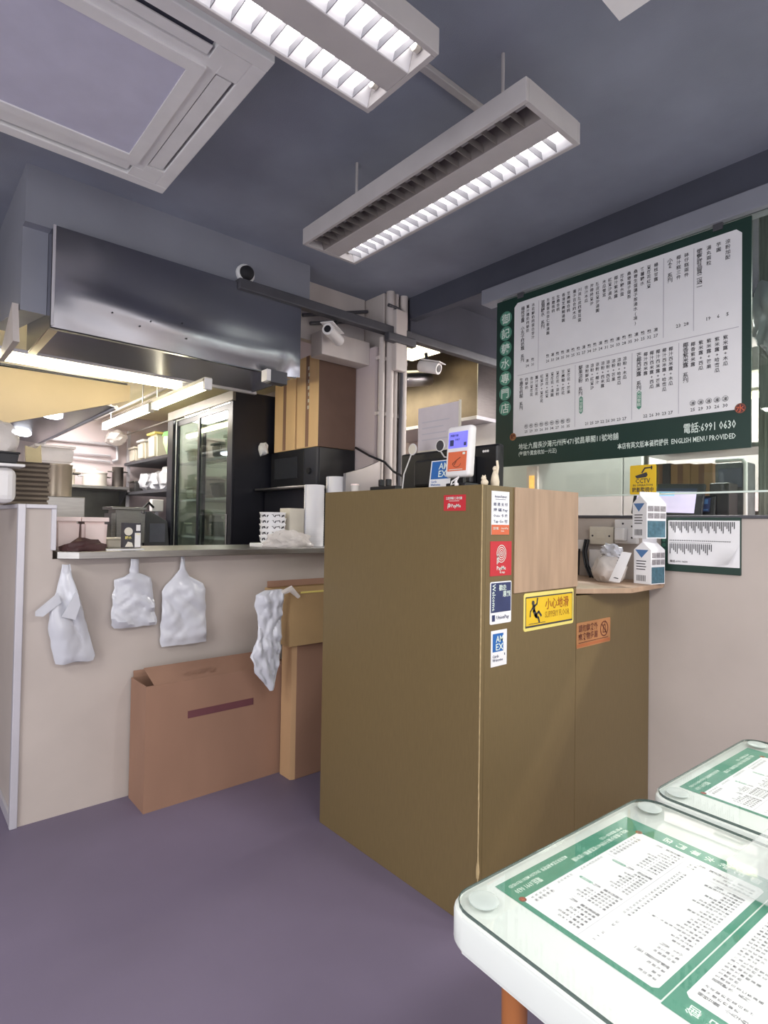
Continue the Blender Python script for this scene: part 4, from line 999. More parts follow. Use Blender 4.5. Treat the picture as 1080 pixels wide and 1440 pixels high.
for (y, z, lab, mm) in ((2.03, 1.715, 'round white tag on a thin stick before the black monitor', m_offwhite), (1.845, 1.716, 'oval dark tag with white rim stuck on the black monitor', m_ink)):
    t = thing('round_tag', lab, 'tag', (1.94, y, z))
    MR = Matrix.Translation((1.940, y, z)) @ Matrix.Rotation(-PI/2, 4, 'Y')
    part(t, 'tag_disc', MB().lathe([(0.024, 0), (0.024, 0.003)], seg=20), mm, MR)
    part(t, 'tag_rim', MB().tube([(1.939, y+0.026*math.cos(a), z+0.026*math.sin(a)) for a in [2*PI*k/20 for k in range(21)]], 0.003, 6, cap=False), m_whitepl, smooth=True)
    part(t, 'tag_stick', MB().tube([(1.939, y+0.01, z-0.026), (1.93, y+0.05, z-0.12), (1.925, y+0.06, ZT-0.004)] if y > 2 else [(1.941, y, z-0.024), (1.968, y, z-0.05), (1.986, y, z-0.05)], 0.0035, 6), m_whitepl, smooth=True)
rd = thing('payment_reader', 'white card payment reader with blue screen and orange panel on a stand', 'payment reader', (1.555, 1.39, ZT))
RDM = Matrix.Translation((1.548, 1.393, 1.522)) @ Matrix.Rotation(math.radians(4), 4, 'Y')
rb = MB().box(0.0, 0.036, -0.058, 0.058, 0, 0.188, 0.012, 4)
part(rd, 'reader_body', rb, m_whitepl, RDM, True)
part(rd, 'screen', MB().box(-0.0015, 0.001, -0.045, 0.045, 0.106, 0.165), m_screen, RDM)
part(rd, 'tap_panel', MB().box(-0.0015, 0.001, -0.045, 0.043, 0.022, 0.092, 0.0004), m_orange, RDM)
RP = RDM @ plane((-0.0018, 0.045, 0.0), (0, -1, 0), (0, 0, 1))
printed(rd, 'screen_lettering', Flat().text('掃碼付款', 0.008, 0.148, 0.010).text('PAY', 0.034, 0.132, 0.012).rect(0.008, 0.114, 0.026, 0.136).rect(0.075, 0.112, 0.086, 0.124), m_navy, RP, 0.0006)
printed(rd, 'tap_emblem', Flat().stroke([(0.026, 0.048), (0.044, 0.060), (0.062, 0.070)], 0.003).stroke([(0.034, 0.044), (0.044, 0.056)], 0.003).ring(0.046, 0.056, 0.020, 0.022, 200, 340), m_brownink, RP, 0.0006)
printed(rd, 'tap_corner_mark', Flat().rect(0.072, 0.080, 0.084, 0.088).rect(0.010, 0.026, 0.075, 0.028), m_lightprint, RP, 0.0006)
part(rd, 'stand_stem', MB().box(1.566, 1.582, 1.375, 1.411, 1.50, 1.524), m_black)
part(rd, 'stand_base', MB().box(1.545, 1.62, 1.345, 1.44, ZT-0.004, 1.50, 0.003), m_black)
part(rd, 'cable_loop', MB().tube([(1.54, 1.372, 1.522), (1.533, 1.385, 1.497), (1.533, 1.402, 1.4925), (1.533, 1.398, 1.505), (1.54, 1.378, 1.517)], 0.0032, 8), m_whitepl, smooth=True)
ax = thing('card_sign', 'blue and white card acceptance sign leaning behind the payment reader', 'sign', (1.60, 1.527, ZT))
AM = Matrix.Translation((1.600, 1.582, ZT+0.004)) @ Matrix.Rotation(math.radians(8), 4, 'Y') @ plane((0, 0, 0), (0, -1, 0), (0, 0, 1))
part(ax, 'sign_card', MB().box(0, 0.108, 0, 0.108, -0.003, 0), m_paper, AM)
printed(ax, 'blue_square', Flat().rect(0.006, 0.034, 0.102, 0.104), m_blue, AM, 0.0006)
printed(ax, 'sign_lettering', Flat().text('AM', 0.044, 0.072, 0.036).text('EX', 0.046, 0.042, 0.036), m_lightprint, AM, 0.0012)
printed(ax, 'small_lettering', Flat().text('Cards', 0.010, 0.020, 0.013).text('Welcome', 0.010, 0.008, 0.013), m_blue, AM, 0.0012)
part(ax, 'stand_foot', MB().box(0.02, 0.09, 0.0, 0.004, -0.05, -0.003), m_paper, AM)
ps = thing('power_strip', 'black power strip with two plugs on the brown counter', 'power strip', (1.60, 1.90, ZT))
part(ps, 'strip_body', MB().box(1.565, 1.60, 1.735, 1.90, ZT-0.004, 1.506, 0.003), m_black)
for y in (1.80, 1.845): part(ps, 'plug', MB().box(1.572, 1.594, y-0.010, y+0.010, 1.506, 1.536, 0.004), m_black)
tc = thing('tissue_pack', 'small clear cup near the sleeves on the brown counter edge', 'cup', (1.57, 2.0, ZT))
part(tc, 'cup_body', MB().lathe([(0.016, 0), (0.018, 0.03), (0.0185, 0.034), (0.016, 0.034)], (1.57, 2.01, ZT-0.004), 16), m_clearbag, smooth=True)
part(tc, 'cup_lid', MB().lathe([(0.019, 0), (0.018, 0.006)], (1.57, 2.01, ZT+0.0305), 16), m_pink, smooth=True)
def figurine(label, x, y, z, h, m, tall):
    t = thing('figurine', label, 'figurine', (x, y, z))
    r = h*0.17
    if tall:
        part(t, 'figure_body', MB().lathe([(r*0.9, 0), (r, h*0.2), (r*0.75, h*0.45), (r*0.45, h*0.6), (r*0.4, h*0.62)], (x, y, z), 14), m, smooth=True)
        g = MB(); g.blob((x, y, z+h*0.70), r*0.6, r*0.6, r*0.62, 0.05, 2, 2); part(t, 'figure_head', g, m, smooth=True)
        part(t, 'raised_arm', MB().tube([(x, y-r*0.4, z+h*0.45), (x, y-r*0.75, z+h*0.75), (x, y-r*0.5, z+h)], [r*0.35, r*0.3, r*0.25], 8), m, smooth=True)
    else:
        g = MB(); g.blob((x, y, z+h*0.36), r*2.1, r*2.1, h*0.36, 0.12, 2, 3, flat=z); part(t, 'figure_body', g, m, smooth=True)
        g = MB(); g.blob((x-r*0.8, y, z+h*0.76), r*1.4, r*1.5, h*0.26, 0.1, 2, 2); part(t, 'figure_head', g, m, smooth=True)
        for s in (-1, 1): part(t, 'figure_ear', MB().lathe([(r*0.5, 0), (r*0.1, h*0.18)], (x-r*0.6, y+s*r*0.9, z+h*0.9), 8), m, smooth=True)
    return t
m_ivory = mat('ivory_ceramic', (222, 208, 184), 0.4, var=0.1, scale=60)
figurine('short ivory figurine on the counter corner', 1.548, 1.262, ZT-0.0035, 0.036, m_ivory, False)
figurine('tall ivory figurine with raised arm on the counter corner', 1.605, 1.262, ZT-0.0035, 0.092, m_ivory, True)
figurine('tiny white cat figurine standing above the red sticker', 1.528, 1.372, ZT-0.0025, 0.022, m_whitepl, False)

# ------------------------------------------------------------------ stickers and signs on the counter
def card(name, label, cat, P, w_, h_, m, thick=0.0012, bev=0.0, group=None):
    t = thing(name, label, cat, P.translation, group)
    c = 0.004
    pts = [(0, 0, 0), (w_, 0, 0), (w_, h_, 0), (0, h_, 0)] if not bev else [(bev*(1-math.cos(a))+0, bev*(1-math.sin(a)), 0) for a in (0, PI/4, PI/2)][::-1] + []
    if bev:
        pts = []
        for cx, cy, a0 in ((bev, bev, 180), (w_-bev, bev, 270), (w_-bev, h_-bev, 0), (bev, h_-bev, 90)):
            for k in range(4):
                a = math.radians(a0+30*k); pts.append((cx+bev*math.cos(a), cy+bev*math.sin(a), 0))
    part(t, 'sign_plate', MB().prism(pts, (0, 0, thick)), m, P)
    return t
def side(x, z): return plane((x, Y0-0.0002, z), (1, 0, 0), (0, 0, 1))     # on the counter's side, read from the dining room
G_ST = None
# red sticker on the front
PF = plane((X0-0.0002, 1.416, 1.399), (0, -1, 0), (0, 0, 1))
t = card('payment_sticker', 'small red payment sticker on the broad front of the brown counter', 'sticker', PF, 0.103, 0.056, m_red)
printed(t, 'sticker_lettering', Flat().text('立即掃碼 使用付款', 0.012, 0.040, 0.011, 'L', width=0.076).rect(0.026, 0.034, 0.074, 0.0355).ring(0.027, 0.019, 0.0045, 0.007).ring(0.027, 0.019, 0.001, 0.003).stroke([(0.021, 0.021), (0.021, 0.008)], 0.0022).text('PayMe', 0.038, 0.012, 0.017, 'L', width=0.044), m_lightprint, PF, 0.0024)
# white list with orange foot
P1 = side(1.560, 1.318)
t = card('payment_sticker', 'tall white payment list sticker with orange foot on the counter side', 'sticker', P1, 0.098, 0.150, m_paper)
printed(t, 'orange_foot', Flat().rect(0, 0, 0.098, 0.034), m_orange, P1, 0.0020)
f = Flat().text('Accepted Payment', 0.049, 0.128, 0.012, 'C', width=0.066).rect(0.02, 0.121, 0.078, 0.1225)
for r_, row in enumerate(('銀 通 支 付', '掃 碼 Pay', 'Octo 卡 片', 'Tap Go 付')):
    f.text(row, 0.049, 0.100-0.0195*r_, 0.0125, 'C', width=0.078)
printed(t, 'list_lettering', f, m_navy, P1, 0.0020)
printed(t, 'foot_lettering', Flat().text('支付寶', 0.008, 0.018, 0.010).text('Scan & Pay', 0.052, 0.019, 0.009).text('here', 0.052, 0.010, 0.009), m_lightprint, P1, 0.0028)
# red sticker with a looped letter
P2 = side(1.556, 1.176)
t = card('payment_sticker', 'square red payment sticker with white looped letter on the counter side', 'sticker', P2, 0.118, 0.119, m_red)
f = Flat()
for r0 in (0.005, 0.0115, 0.018, 0.0245): f.ring(0.060, 0.076, r0, r0+0.0022, seg=26, ky=1.15)
f.disc(0.060, 0.076, 0.0022)
for i, x in enumerate((0.0365, 0.043)): f.rect(x-0.0016, 0.040+0.004*i, x+0.0016, 0.074)
f.text('PayMe', 0.060, 0.020, 0.020, 'C', width=0.05).text('by app', 0.066, 0.009, 0.011, 'C')
printed(t, 'logo_lettering', f, m_lightprint, P2, 0.0022)
# navy welcome sticker
P3 = side(1.558, 1.011)
t = card('payment_sticker', 'navy and white welcome sticker on the counter side', 'sticker', P3, 0.118, 0.145, m_paper, bev=0.006)
printed(t, 'navy_field', Flat().rect(0.004, 0.040, 0.114, 0.141), m_navy, P3, 0.0020)
f = Flat()
for i, ch_ in enumerate(('歡', '迎', '惠', '顧')):
    f.text(ch_, 0.046+0.021*(i % 2)+(0.022 if i > 1 else 0), 0.115-0.022*(i//2), 0.022)
printed(t, 'welcome_lettering', f, m_lightprint, P3, 0.0028)
fw = Flat().text('Welcome', 0, 0, 0.025, 'L', width=0.092)
printed(t, 'welcome_lettering', fw, m_lightprint, P3 @ Matrix.Translation((0.010, 0.138, 0)) @ Matrix.Rotation(-PI/2, 4, 'Z'), 0.0028)
printed(t, 'foot_lettering', Flat().rect(0.010, 0.010, 0.026, 0.032).text('UnionPay', 0.034, 0.016, 0.018, 'L', width=0.070), m_navy, P3, 0.0022)
# blue square sticker
P4 = side(1.566, 0.866)
t = card('payment_sticker', 'white sticker with blue square, lowest on the counter side', 'sticker', P4, 0.087, 0.123, m_paper)
printed(t, 'blue_square', Flat().rect(0.008, 0.050, 0.066, 0.112), m_blue, P4, 0.0020)
printed(t, 'square_lettering', Flat().text('AM', 0.024, 0.082, 0.032, 'L', width=0.041).text('EX', 0.024, 0.055, 0.032, 'L', width=0.041), m_lightprint, P4, 0.0028)
printed(t, 'foot_lettering', Flat().text('Cards', 0.008, 0.030, 0.014).text('Welcome', 0.008, 0.017, 0.014).rect(0.072, 0.034, 0.076, 0.042), m_navy, P4, 0.0022)
# yellow slippery sign
P5 = side(1.750, 0.966)
t = card('warning_sign', 'yellow slippery floor warning sign on the counter side', 'sign', P5, 0.333, 0.138, m_paleyel, 0.0016, 0.010)
printed(t, 'yellow_field', Flat().rect(0.012, 0.016, 0.321, 0.124), m_yellow, P5, 0.0022)
f = Flat().rect(0.010, 0.120, 0.323, 0.1245).rect(0.010, 0.012, 0.323, 0.0185).rect(0.010, 0.012, 0.0125, 0.124).rect(0.3205, 0.012, 0.323, 0.124).rect(0.030, 0.0235, 0.135, 0.0255)
f.disc(0.056, 0.101, 0.0085)
f.stroke([(0.060, 0.090), (0.062, 0.072), (0.072, 0.056), (0.078, 0.050)], 0.015)
f.stroke([(0.062, 0.087), (0.080, 0.096), (0.084, 0.116)], 0.007).stroke([(0.056, 0.086), (0.040, 0.070), (0.038, 0.052)], 0.006)
f.stroke([(0.074, 0.056), (0.092, 0.066), (0.108, 0.050)], 0.009).stroke([(0.074, 0.050), (0.090, 0.044), (0.096, 0.028)], 0.009)
printed(t, 'warning_pictogram', f, m_ink, P5, 0.0030)
printed(t, 'warning_lettering', Flat().text('小心地滑', 0.135, 0.074, 0.044, 'L', width=0.160), m_redink, P5, 0.0030)
printed(t, 'english_lettering', Flat().text('SLIPPERY FLOOR', 0.133, 0.040, 0.032, 'L', width=0.168), mat('ochre_ink', (176, 132, 30), 0.6, var=0), P5, 0.0030)
# tan sign
P6 = plane((2.109, Y0-0.0002, 0.858), (1, 0, 0), (0, 0, 1))
t = card('notice_sign', 'tan notice sign with brown writing and round pictogram, low on the counter side', 'sign', P6, 0.272, 0.103, m_tan, 0.0016, 0.006)
f = Flat().text('請勿飲食外', 0.014, 0.067, 0.032, 'L', width=0.150).text('來食物多謝', 0.014, 0.033, 0.032, 'L', width=0.150).ring(0.218, 0.060, 0.028, 0.033)
f.stroke([(0.198, 0.080), (0.238, 0.040)], 0.005).stroke([(0.208, 0.045), (0.212, 0.075), (0.226, 0.075), (0.230, 0.045), (0.208, 0.045)], 0.004).stroke([(0.219, 0.075), (0.228, 0.092)], 0.003)
f.rect(0.014, 0.020, 0.25, 0.023)
printed(t, 'notice_lettering', f, m_brownink, P6, 0.0030)
printed(t, 'orange_band', Flat().rect(0.004, 0.005, 0.268, 0.016), mat('rust_print', (178, 104, 62), 0.5, var=0.05), P6, 0.0026)
# CCTV sign on the glass
P7 = plane((2.769, 1.345, 1.512), (0, -1, 0), (0, 0, 1))
t = card('cctv_sign', 'yellow camera surveillance sign stuck on the glass under the menu board', 'sign', P7, 0.128, 0.142, m_yellow, 0.0016, 0.008)
f = Flat().text('CCTV', 0.064, 0.054, 0.032, 'C', width=0.072).text('IN OPERATION', 0.064, 0.039, 0.014, 'C', width=0.096).text('錄影監視中', 0.064, 0.012, 0.026, 'C', width=0.104)
f.poly([(0.026, 0.090), (0.082, 0.106), (0.088, 0.092), (0.080, 0.082), (0.034, 0.078)]).stroke([(0.060, 0.105), (0.074, 0.126), (0.108, 0.128)], 0.007).stroke([(0.106, 0.120), (0.106, 0.134)], 0.006)
printed(t, 'sign_lettering', f, m_ink, P7, 0.0026)

# ------------------------------------------------------------------ things on the ledge
XW = 2.76
def socket(label, y1_, y0_, z0, z1, m, cat='socket', th=0.03):
    t = thing('wall_socket', label, cat, (XW, (y0_+y1_)/2, z0))
    part(t, 'socket_plate', MB().box(XW-th, XW-0.0003, y0_, y1_, z0, z1, 0.004), m)
    return t
t = socket('cream double switch box on the beige wall above the ledge', 1.538, 1.410, 1.262, 1.352, m_offwhite)
part(t, 'switch_rocker', MB().box(XW-0.034, XW-0.030, 1.45, 1.50, 1.29, 1.325, 0.001), m_offwhite)
mkk = MB()
for y in (1.43, 1.52): mkk.tube([(XW-0.0315, y, 1.305), (XW-0.030, y, 1.305)], 0.005, 8)
part(t, 'screws', mkk, m_ink)
t = socket('white socket box below the cream switch box', 1.534, 1.430, 1.110, 1.235, m_whitepl, th=0.04)
part(t, 'switch_rocker', MB().box(XW-0.044, XW-0.040, 1.455, 1.48, 1.165, 1.19, 0.001), m_offwhite)
t = socket('white wall socket with a plug beside the cartons', 1.404, 1.292, 1.270, 1.388, m_whitepl)
part(t, 'plug', MB().box(XW-0.07, XW-0.0305, 1.335, 1.385, 1.285, 1.345, 0.006), m_whitepl)
mkk = MB()
for y, z in ((1.36, 1.368), (1.315, 1.355), (1.315, 1.30)): mkk.tube([(XW-0.032, y, z), (XW-0.030, y, z)], 0.005, 8)
part(t, 'screws', mkk, m_ink)
t = socket('small white plug socket with black cord behind the plywood', 1.605, 1.565, 1.222, 1.282, m_whitepl)
part(t, 'cord', MB().tube([(XW-0.035, 1.59, 1.235), (XW-0.04, 1.59, 1.16), (XW-0.04, 1.592, 1.10)], 0.005, 8), m_black, smooth=True)
for k, (yy) in enumerate((1.545, 1.56)):
    cd = MB().tube([(XW-0.035, yy-0.005, 1.285), (XW-0.05, yy, 1.22), (XW-0.06, yy-0.02, 1.15), (XW-0.12, yy-0.08, 1.104)], 0.007, 8)
    part(t, 'cord', cd, m_black, smooth=True)
def carton(label, M, s=1.0):
    t = thing('drink_carton', label, 'carton', M=M, group='drink cartons on the ledge')
    W_, D_, H_ = 0.105*s, 0.082*s, 0.15*s
    b = MB()
    b._new([(-W_/2, -D_/2, 0), (W_/2, -D_/2, 0), (W_/2, D_/2, 0), (-W_/2, D_/2, 0), (-W_/2, -D_/2, H_), (W_/2, -D_/2, H_), (W_/2, D_/2, H_), (-W_/2, D_/2, H_), (-W_/2, 0, H_+0.035*s), (W_/2, 0, H_+0.035*s)],
           [(3, 2, 1, 0), (0, 1, 5, 4), (1, 2, 6, 5), (2, 3, 7, 6), (3, 0, 4, 7), (4, 5, 9, 8), (6, 7, 8, 9), (5, 6, 9), (7, 4, 8)])
    loc_part(t, 'carton_body', b, m_paper)
    loc_part(t, 'top_seal', MB().box(-W_/2, W_/2, -0.002, 0.002, H_+0.033*s, H_+0.05*s), m_paper)
    R = ROOT[t.name]
    A = R @ plane((-W_/2, D_/2, 0), (0, -1, 0), (0, 0, 1))        # face towards -X
    B_ = R @ plane((-W_/2, -D_/2, 0), (1, 0, 0), (0, 0, 1))       # face towards -Y
    printed(t, 'blue_triangle', Flat().poly([(0.006*s, H_), (0.037*s, H_-0.036*s), (0.07*s, H_)]), m_cartonblue, A, 0.0006)
    f = Flat()
    for i in range(4): f.rect(0.012*s, (0.062+0.012*i)*s, (0.055+0.004*(i % 2))*s, (0.066+0.012*i)*s)
    printed(t, 'carton_lettering', f, m_ink, A, 0.0006)
    f = Flat()
    for i in range(9): f.rect((0.014+0.005*i)*s, 0.012*s, (0.0165+0.005*i)*s, 0.038*s)
    printed(t, 'barcode', f, m_ink, A, 0.0006)
    printed(t, 'teal_panel', Flat().rect(0.004*s, 0.004*s, 0.101*s, 0.075*s), m_teal, B_, 0.0006)
    g_ = Flat()
    for i in range(3):
        for j in range(2): g_.rect((0.006+0.033*i)*s, (0.085+0.03*j)*s, (0.036+0.033*i)*s, (0.108+0.03*j)*s)
    printed(t, 'carton_blocks', g_, m_greyprint, B_, 0.0006)
    return t
LZ = ZL+0.0225
carton('white drink carton with blue triangle, standing on the wood ledge', Matrix.Translation((2.63, 1.185, LZ)) @ Matrix.Rotation(math.radians(-8), 4, 'Z'), 1.02)
carton('white drink carton balanced on top of another carton', Matrix.Translation((2.63, 1.187, LZ+0.205)) @ Matrix.Rotation(math.radians(-22), 4, 'Z'), 1.05)
lb = thing('ledge_bag', 'knotted clear plastic bag with a white receipt on the wood ledge', 'plastic bag', (2.58, 1.30, LZ))
g = MB(); g.blob((2.54, 1.325, LZ+0.05), 0.075, 0.07, 0.075, 0.25, 4, 3, flat=LZ+0.0005, seed=71); part(lb, 'bag_body', g, m_clearbag, smooth=True)
g = MB(); g.blob((2.54, 1.32, LZ+0.14), 0.030, 0.05, 0.035, 0.5, 6, 3, seed=73); part(lb, 'bag_knot', g, m_bag, smooth=True)
g = MB(); g.blob((2.545, 1.325, LZ+0.036), 0.05, 0.05, 0.035, 0.2, 4, 2, flat=LZ+0.004, seed=75); part(lb, 'bag_contents', g, m_pink, smooth=True)
rcM = Matrix.Translation((2.452, 1.285, LZ+0.012)) @ plane((0, 0, 0), (0.1, -1, 0), (0.12, -0.30, 1))
part(lb, 'receipt', MB().prism([(0, 0, 0), (0.05, -0.004, 0), (0.055, 0.135, 0.0), (0.012, 0.14, 0)], (0, 0, 0.001)), m_paper, rcM)
f = Flat()
for i in range(9): f.rect(0.012, 0.018+0.013*i, 0.040-0.006*(i % 3), 0.022+0.013*i)
printed(lb, 'receipt_lettering', f, m_ink, rcM, 0.0018)
# framed menu on the right wall
fm = thing('wall_menu', 'curled white menu sheet on a dark green backing fixed to the beige wall', 'menu', (2.755, 1.02, 1.15))
part(fm, 'backing_board', MB().box(2.750, 2.7595, 0.852, 1.186, 1.152, 1.400, 0.002), m_dgreen)
sheet = MB(); N = 14; rows_ = []
def curl(i, j):
    s, q = i/N, j/N
    c = max(0, s-0.62)/0.38; b = max(0, 0.5-q)/0.5
    return (2.7475-0.036*(c**2)*b, 1.152-(0.295-0.030*c*b)*s, 1.188+0.197*q+0.012*c*b)
g0 = [[sheet.bm.verts.new(curl(i, j)) for j in range(N+1)] for i in range(N+1)]
for i in range(N):
    for j in range(N): sheet.bm.faces.new((g0[i][j], g0[i+1][j], g0[i+1][j+1], g0[i][j+1]))
part(fm, 'menu_sheet', sheet, m_paper, smooth=True)
part(fm, 'under_sheet', MB().box(2.7482, 2.7495, 0.856, 1.150, 1.184, 1.386), m_paper)
f = Flat()
for i in range(38): f.rect(0.008+0.0072*i, 0.192-0.02-0.010*((i*5) % 4), 0.0115+0.0072*i, 0.192)
for i in range(33): f.rect(0.008+0.0078*i, 0.104, 0.0115+0.0078*i, 0.109)
for i in range(23): f.rect(0.008+0.008*i, 0.045+0.008*((i*3) % 4), 0.0115+0.008*i, 0.092)
f.rect(0.006, 0.096, 0.185, 0.097).text('電話:6991 0630', 0.010, 0.006, 0.012)
printed(fm, 'menu_lettering', f, m_ink, plane((2.7468, 1.152, 1.188), (0, -1, 0), (0, 0, 1)), 0.0012)
f = Flat()
bdm = f.disc(0, 0, 0.009, 14).mesh('title_badge')
for i in range(7): printed(fm, 'title_badge', None, m_green, plane((2.750, 1.172, 1.367-0.024*i), (0, -1, 0), (0, 0, 1)), 0.0008, bdm)

# ------------------------------------------------------------------ room behind the glass
cbn = thing('white_cabinet', 'tall white cabinet with a vertical door joint behind the glass', 'cabinet', (4.35, 2.5, 0))
part(cbn, 'cabinet_body', MB().box(4.22, 4.618, 1.95, 3.6, 0, 2.30, 0.004), m_whitepl)
for a, b in ((2.10, 3.55), (1.955, 2.09)): part(cbn, 'cabinet_door', MB().box(4.20, 4.219, a, b, 0.1, 2.28, 0.003), m_whitepl)
lwc = thing('back_counter', 'low counter under the tablet behind the right half wall', 'counter', (3.15, 1.1, 0))
part(lwc, 'counter_top', MB().box(2.88, 3.385, 0.2, 1.75, 1.385, 1.412, 0.003), m_card)
part(lwc, 'counter_body', MB().box(2.92, 3.38, 0.25, 1.70, 0, 1.384), m_brown)
tb = thing('order_tablet', 'black framed touch screen tablet standing behind the glass', 'tablet', (3.0, 1.27, 1.413))
TBM = Matrix.Translation((2.955, 1.43, 1.425)) @ Matrix.Rotation(math.radians(17), 4, 'Y') @ plane((0, 0, 0), (0.12, -1, 0), (0, 0, 1))
part(tb, 'tablet_frame', MB().box(0, 0.335, 0, 0.165, -0.02, 0, 0.004), m_fridge, TBM)
part(tb, 'screen', MB().box(0.018, 0.30, 0.010, 0.140, 0.0002, 0.001), m_screen2, TBM)
printed(tb, 'screen_bars', Flat().rect(0.018, 0.122, 0.30, 0.140).rect(0.018, 0.010, 0.06, 0.05), m_bluelid, TBM, 0.0016)
printed(tb, 'screen_band', Flat().rect(0.06, 0.098, 0.20, 0.120), mat('sky_blue_print', (150, 200, 236), 0.5, var=0, emit=0.5), TBM, 0.0016)
printed(tb, 'green_button', Flat().rect(0.105, 0.103, 0.135, 0.115), m_greenprint, TBM, 0.0022)
part(tb, 'tablet_foot', MB().box(3.0, 3.1, 1.17, 1.36, 1.4125, 1.43, 0.003), m_black)
cr = thing('card_terminal', 'small black card terminal with blue display beside the tablet', 'card terminal', (3.1, 1.12, 1.413))
CRM = Matrix.Translation((3.05, 1.145, 1.4135)) @ Matrix.Rotation(math.radians(14), 4, 'Y') @ plane((0, 0, 0), (0, -1, 0), (0, 0, 1))
part(cr, 'terminal_body', MB().box(0, 0.085, 0, 0.105, -0.03, 0, 0.006), m_black, CRM)
part(cr, 'display', MB().box(0.014, 0.060, 0.020, 0.092, 0.0002, 0.001), m_navy, CRM)
printed(cr, 'display_lettering', Flat().rect(0.020, 0.06, 0.05, 0.084).rect(0.018, 0.026, 0.054, 0.034), m_cartonblue, CRM, 0.0018)
bx = thing('black_holder', 'black box holder before a pale framed appliance behind the glass', 'holder', (3.15, 1.03, 1.413))
part(bx, 'holder_body', MB().box(3.08, 3.20, 1.005, 1.095, 1.413, 1.575, 0.006), m_black)
ap = thing('grey_appliance', 'pale framed grey drinks machine behind the black holder', 'appliance', (3.3, 1.03, 1.413))
part(ap, 'machine_body', MB().box(3.25, 3.38, 0.98, 1.13, 1.413, 1.69, 0.01), mat('machine_grey', (112, 114, 118), 0.4, var=0.2, scale=20))
part(ap, 'machine_frame', MB().tube([(3.24, 0.985, 1.42), (3.24, 0.985, 1.68), (3.24, 1.0, 1.70), (3.24, 1.12, 1.70)], 0.010, 8), m_whitepl, smooth=True)
part(ap, 'machine_panel', MB().box(3.243, 3.25, 1.0, 1.11, 1.56, 1.66, 0.002), m_slot)
for i, (y0_, y1_, mm, lab) in enumerate(((1.50, 1.62, m_rail, 'dark grey carton behind the tablet, closest to the white cabinet'), (1.385, 1.497, m_cardlight, 'light brown carton behind the tablet, middle of three'), (1.262, 1.382, m_cardlight, 'light brown carton behind the tablet, farthest from the white cabinet'))):
    t = thing('shelf_carton', lab, 'cardboard box', (3.75, (y0_+y1_)/2, 1.45), 'cartons behind the tablet')
    part(t, 'carton_body', MB().box(3.60, 3.90, y0_, y1_, 1.45, 1.745-0.008*i, 0.003), mm)
    part(t, 'carton_tape', MB().box(3.5985, 3.5997, (y0_+y1_)/2-0.015, (y0_+y1_)/2+0.015, 1.45, 1.74-0.008*i), m_card)
sh = thing('wall_rack', 'grey steel rack carrying the cartons behind the glass', 'rack', (3.75, 1.3, 0))
part(sh, 'shelf_board', MB().box(3.56, 3.95, 0.3, 1.66, 1.425, 1.449), m_steel2)
part(sh, 'shelf_board', MB().box(3.56, 3.95, 0.3, 1.66, 1.80, 1.824), m_steel2)
for y in (0.33, 1.64): part(sh, 'post', MB().box(3.58, 3.60, y-0.012, y+0.012, 0, 2.0), m_steel2)
pc = struct('wall_column', MB().box(3.41, 3.56, 0.86, 0.98, 0, 3.0, 0.01), m_curtain)
for y in (0.89, 0.915, 0.945): part(pc, 'groove_strip', MB().box(3.402, 3.4095, y-0.006, y+0.006, 0, 2.0, 0.002), m_curtain)
g = MB(); g.blob((3.62, 0.93, 2.42), 0.10, 0.12, 0.24, 0.3, 5, 4, seed=81, sq=0.8)
hb = MB()
solo('hanging_white_sack', 'big white crinkled sack hung high behind the glass', 'bag', MB().blob((3.40, 0.88, 2.44), 0.07, 0.11, 0.20, 0.3, 5, 4, seed=83, sq=0.8), m_bag, (3.4, 0.88, 2.6), smooth=True)
g.bm.free(); hb.bm.free()
batten('lit tube far behind the glass beside the menu board', (3.9, 0.2, 2.15), (3.9, 1.30, 2.15), True, 3.0)
wfx = thing('white_duct', 'white square duct behind the glass under the hanging sack', 'duct', (3.7, 1.0, 2.2))
part(wfx, 'duct_body', MB().box(3.60, 3.72, 0.6, 1.10, 2.24, 2.34, 0.006), m_whitepl)
part(wfx, 'duct_cap', MB().box(3.585, 3.60, 0.6, 1.10, 2.225, 2.355, 0.004), m_whitepl)
part(wfx, 'duct_hanger', MB().tube([(3.66, 0.8, 2.34), (3.66, 0.8, 3.03)], 0.008, 8), m_alu, smooth=True)
# steel hood and lights seen beyond the pillar
h2 = thing('far_hood', 'stainless hood beyond the pillar, partly lit yellow', 'hood', (4.2, 3.6, 2.3))
part(h2, 'hood_face', MB().prism([(4.0, 3.36, 2.335), (4.0, 4.9, 2.335), (4.0, 4.9, 3.0), (4.0, 3.36, 3.0)], (0.01, 0, 0)), mat('smoky_steel', (124, 112, 98), 0.45, 0.8, var=0.1))
part(h2, 'hood_end', MB().box(4.0, 4.61, 3.35, 3.36, 2.335, 3.0), m_steel2)
part(h2, 'hood_lip', MB().box(3.98, 4.61, 3.34, 4.9, 2.30, 2.334, 0.003), m_alu)
batten('lit tube beyond the pillar near the yellow wall', (3.35, 4.6, 2.50), (3.35, 5.8, 2.50), True, 3.03)
pn = thing('ceiling_panel_lamp', 'square lit ceiling panel glimpsed beyond the pillar', 'ceiling lamp', (3.6, 3.9, 2.86))
part(pn, 'panel_frame', MB().box(3.35, 3.75, 3.55, 3.95, 2.90, 2.93), m_alu)
part(pn, 'diffuser', MB().box(3.37, 3.73, 3.57, 3.93, 2.892, 2.8995), mat('panel_glow', (255, 240, 196), 0.5, var=0, emit=2.5))
part(pn, 'hanger', MB().tube([(3.55, 3.75, 2.93), (3.55, 3.75, 3.03)], 0.01, 6), m_alu)
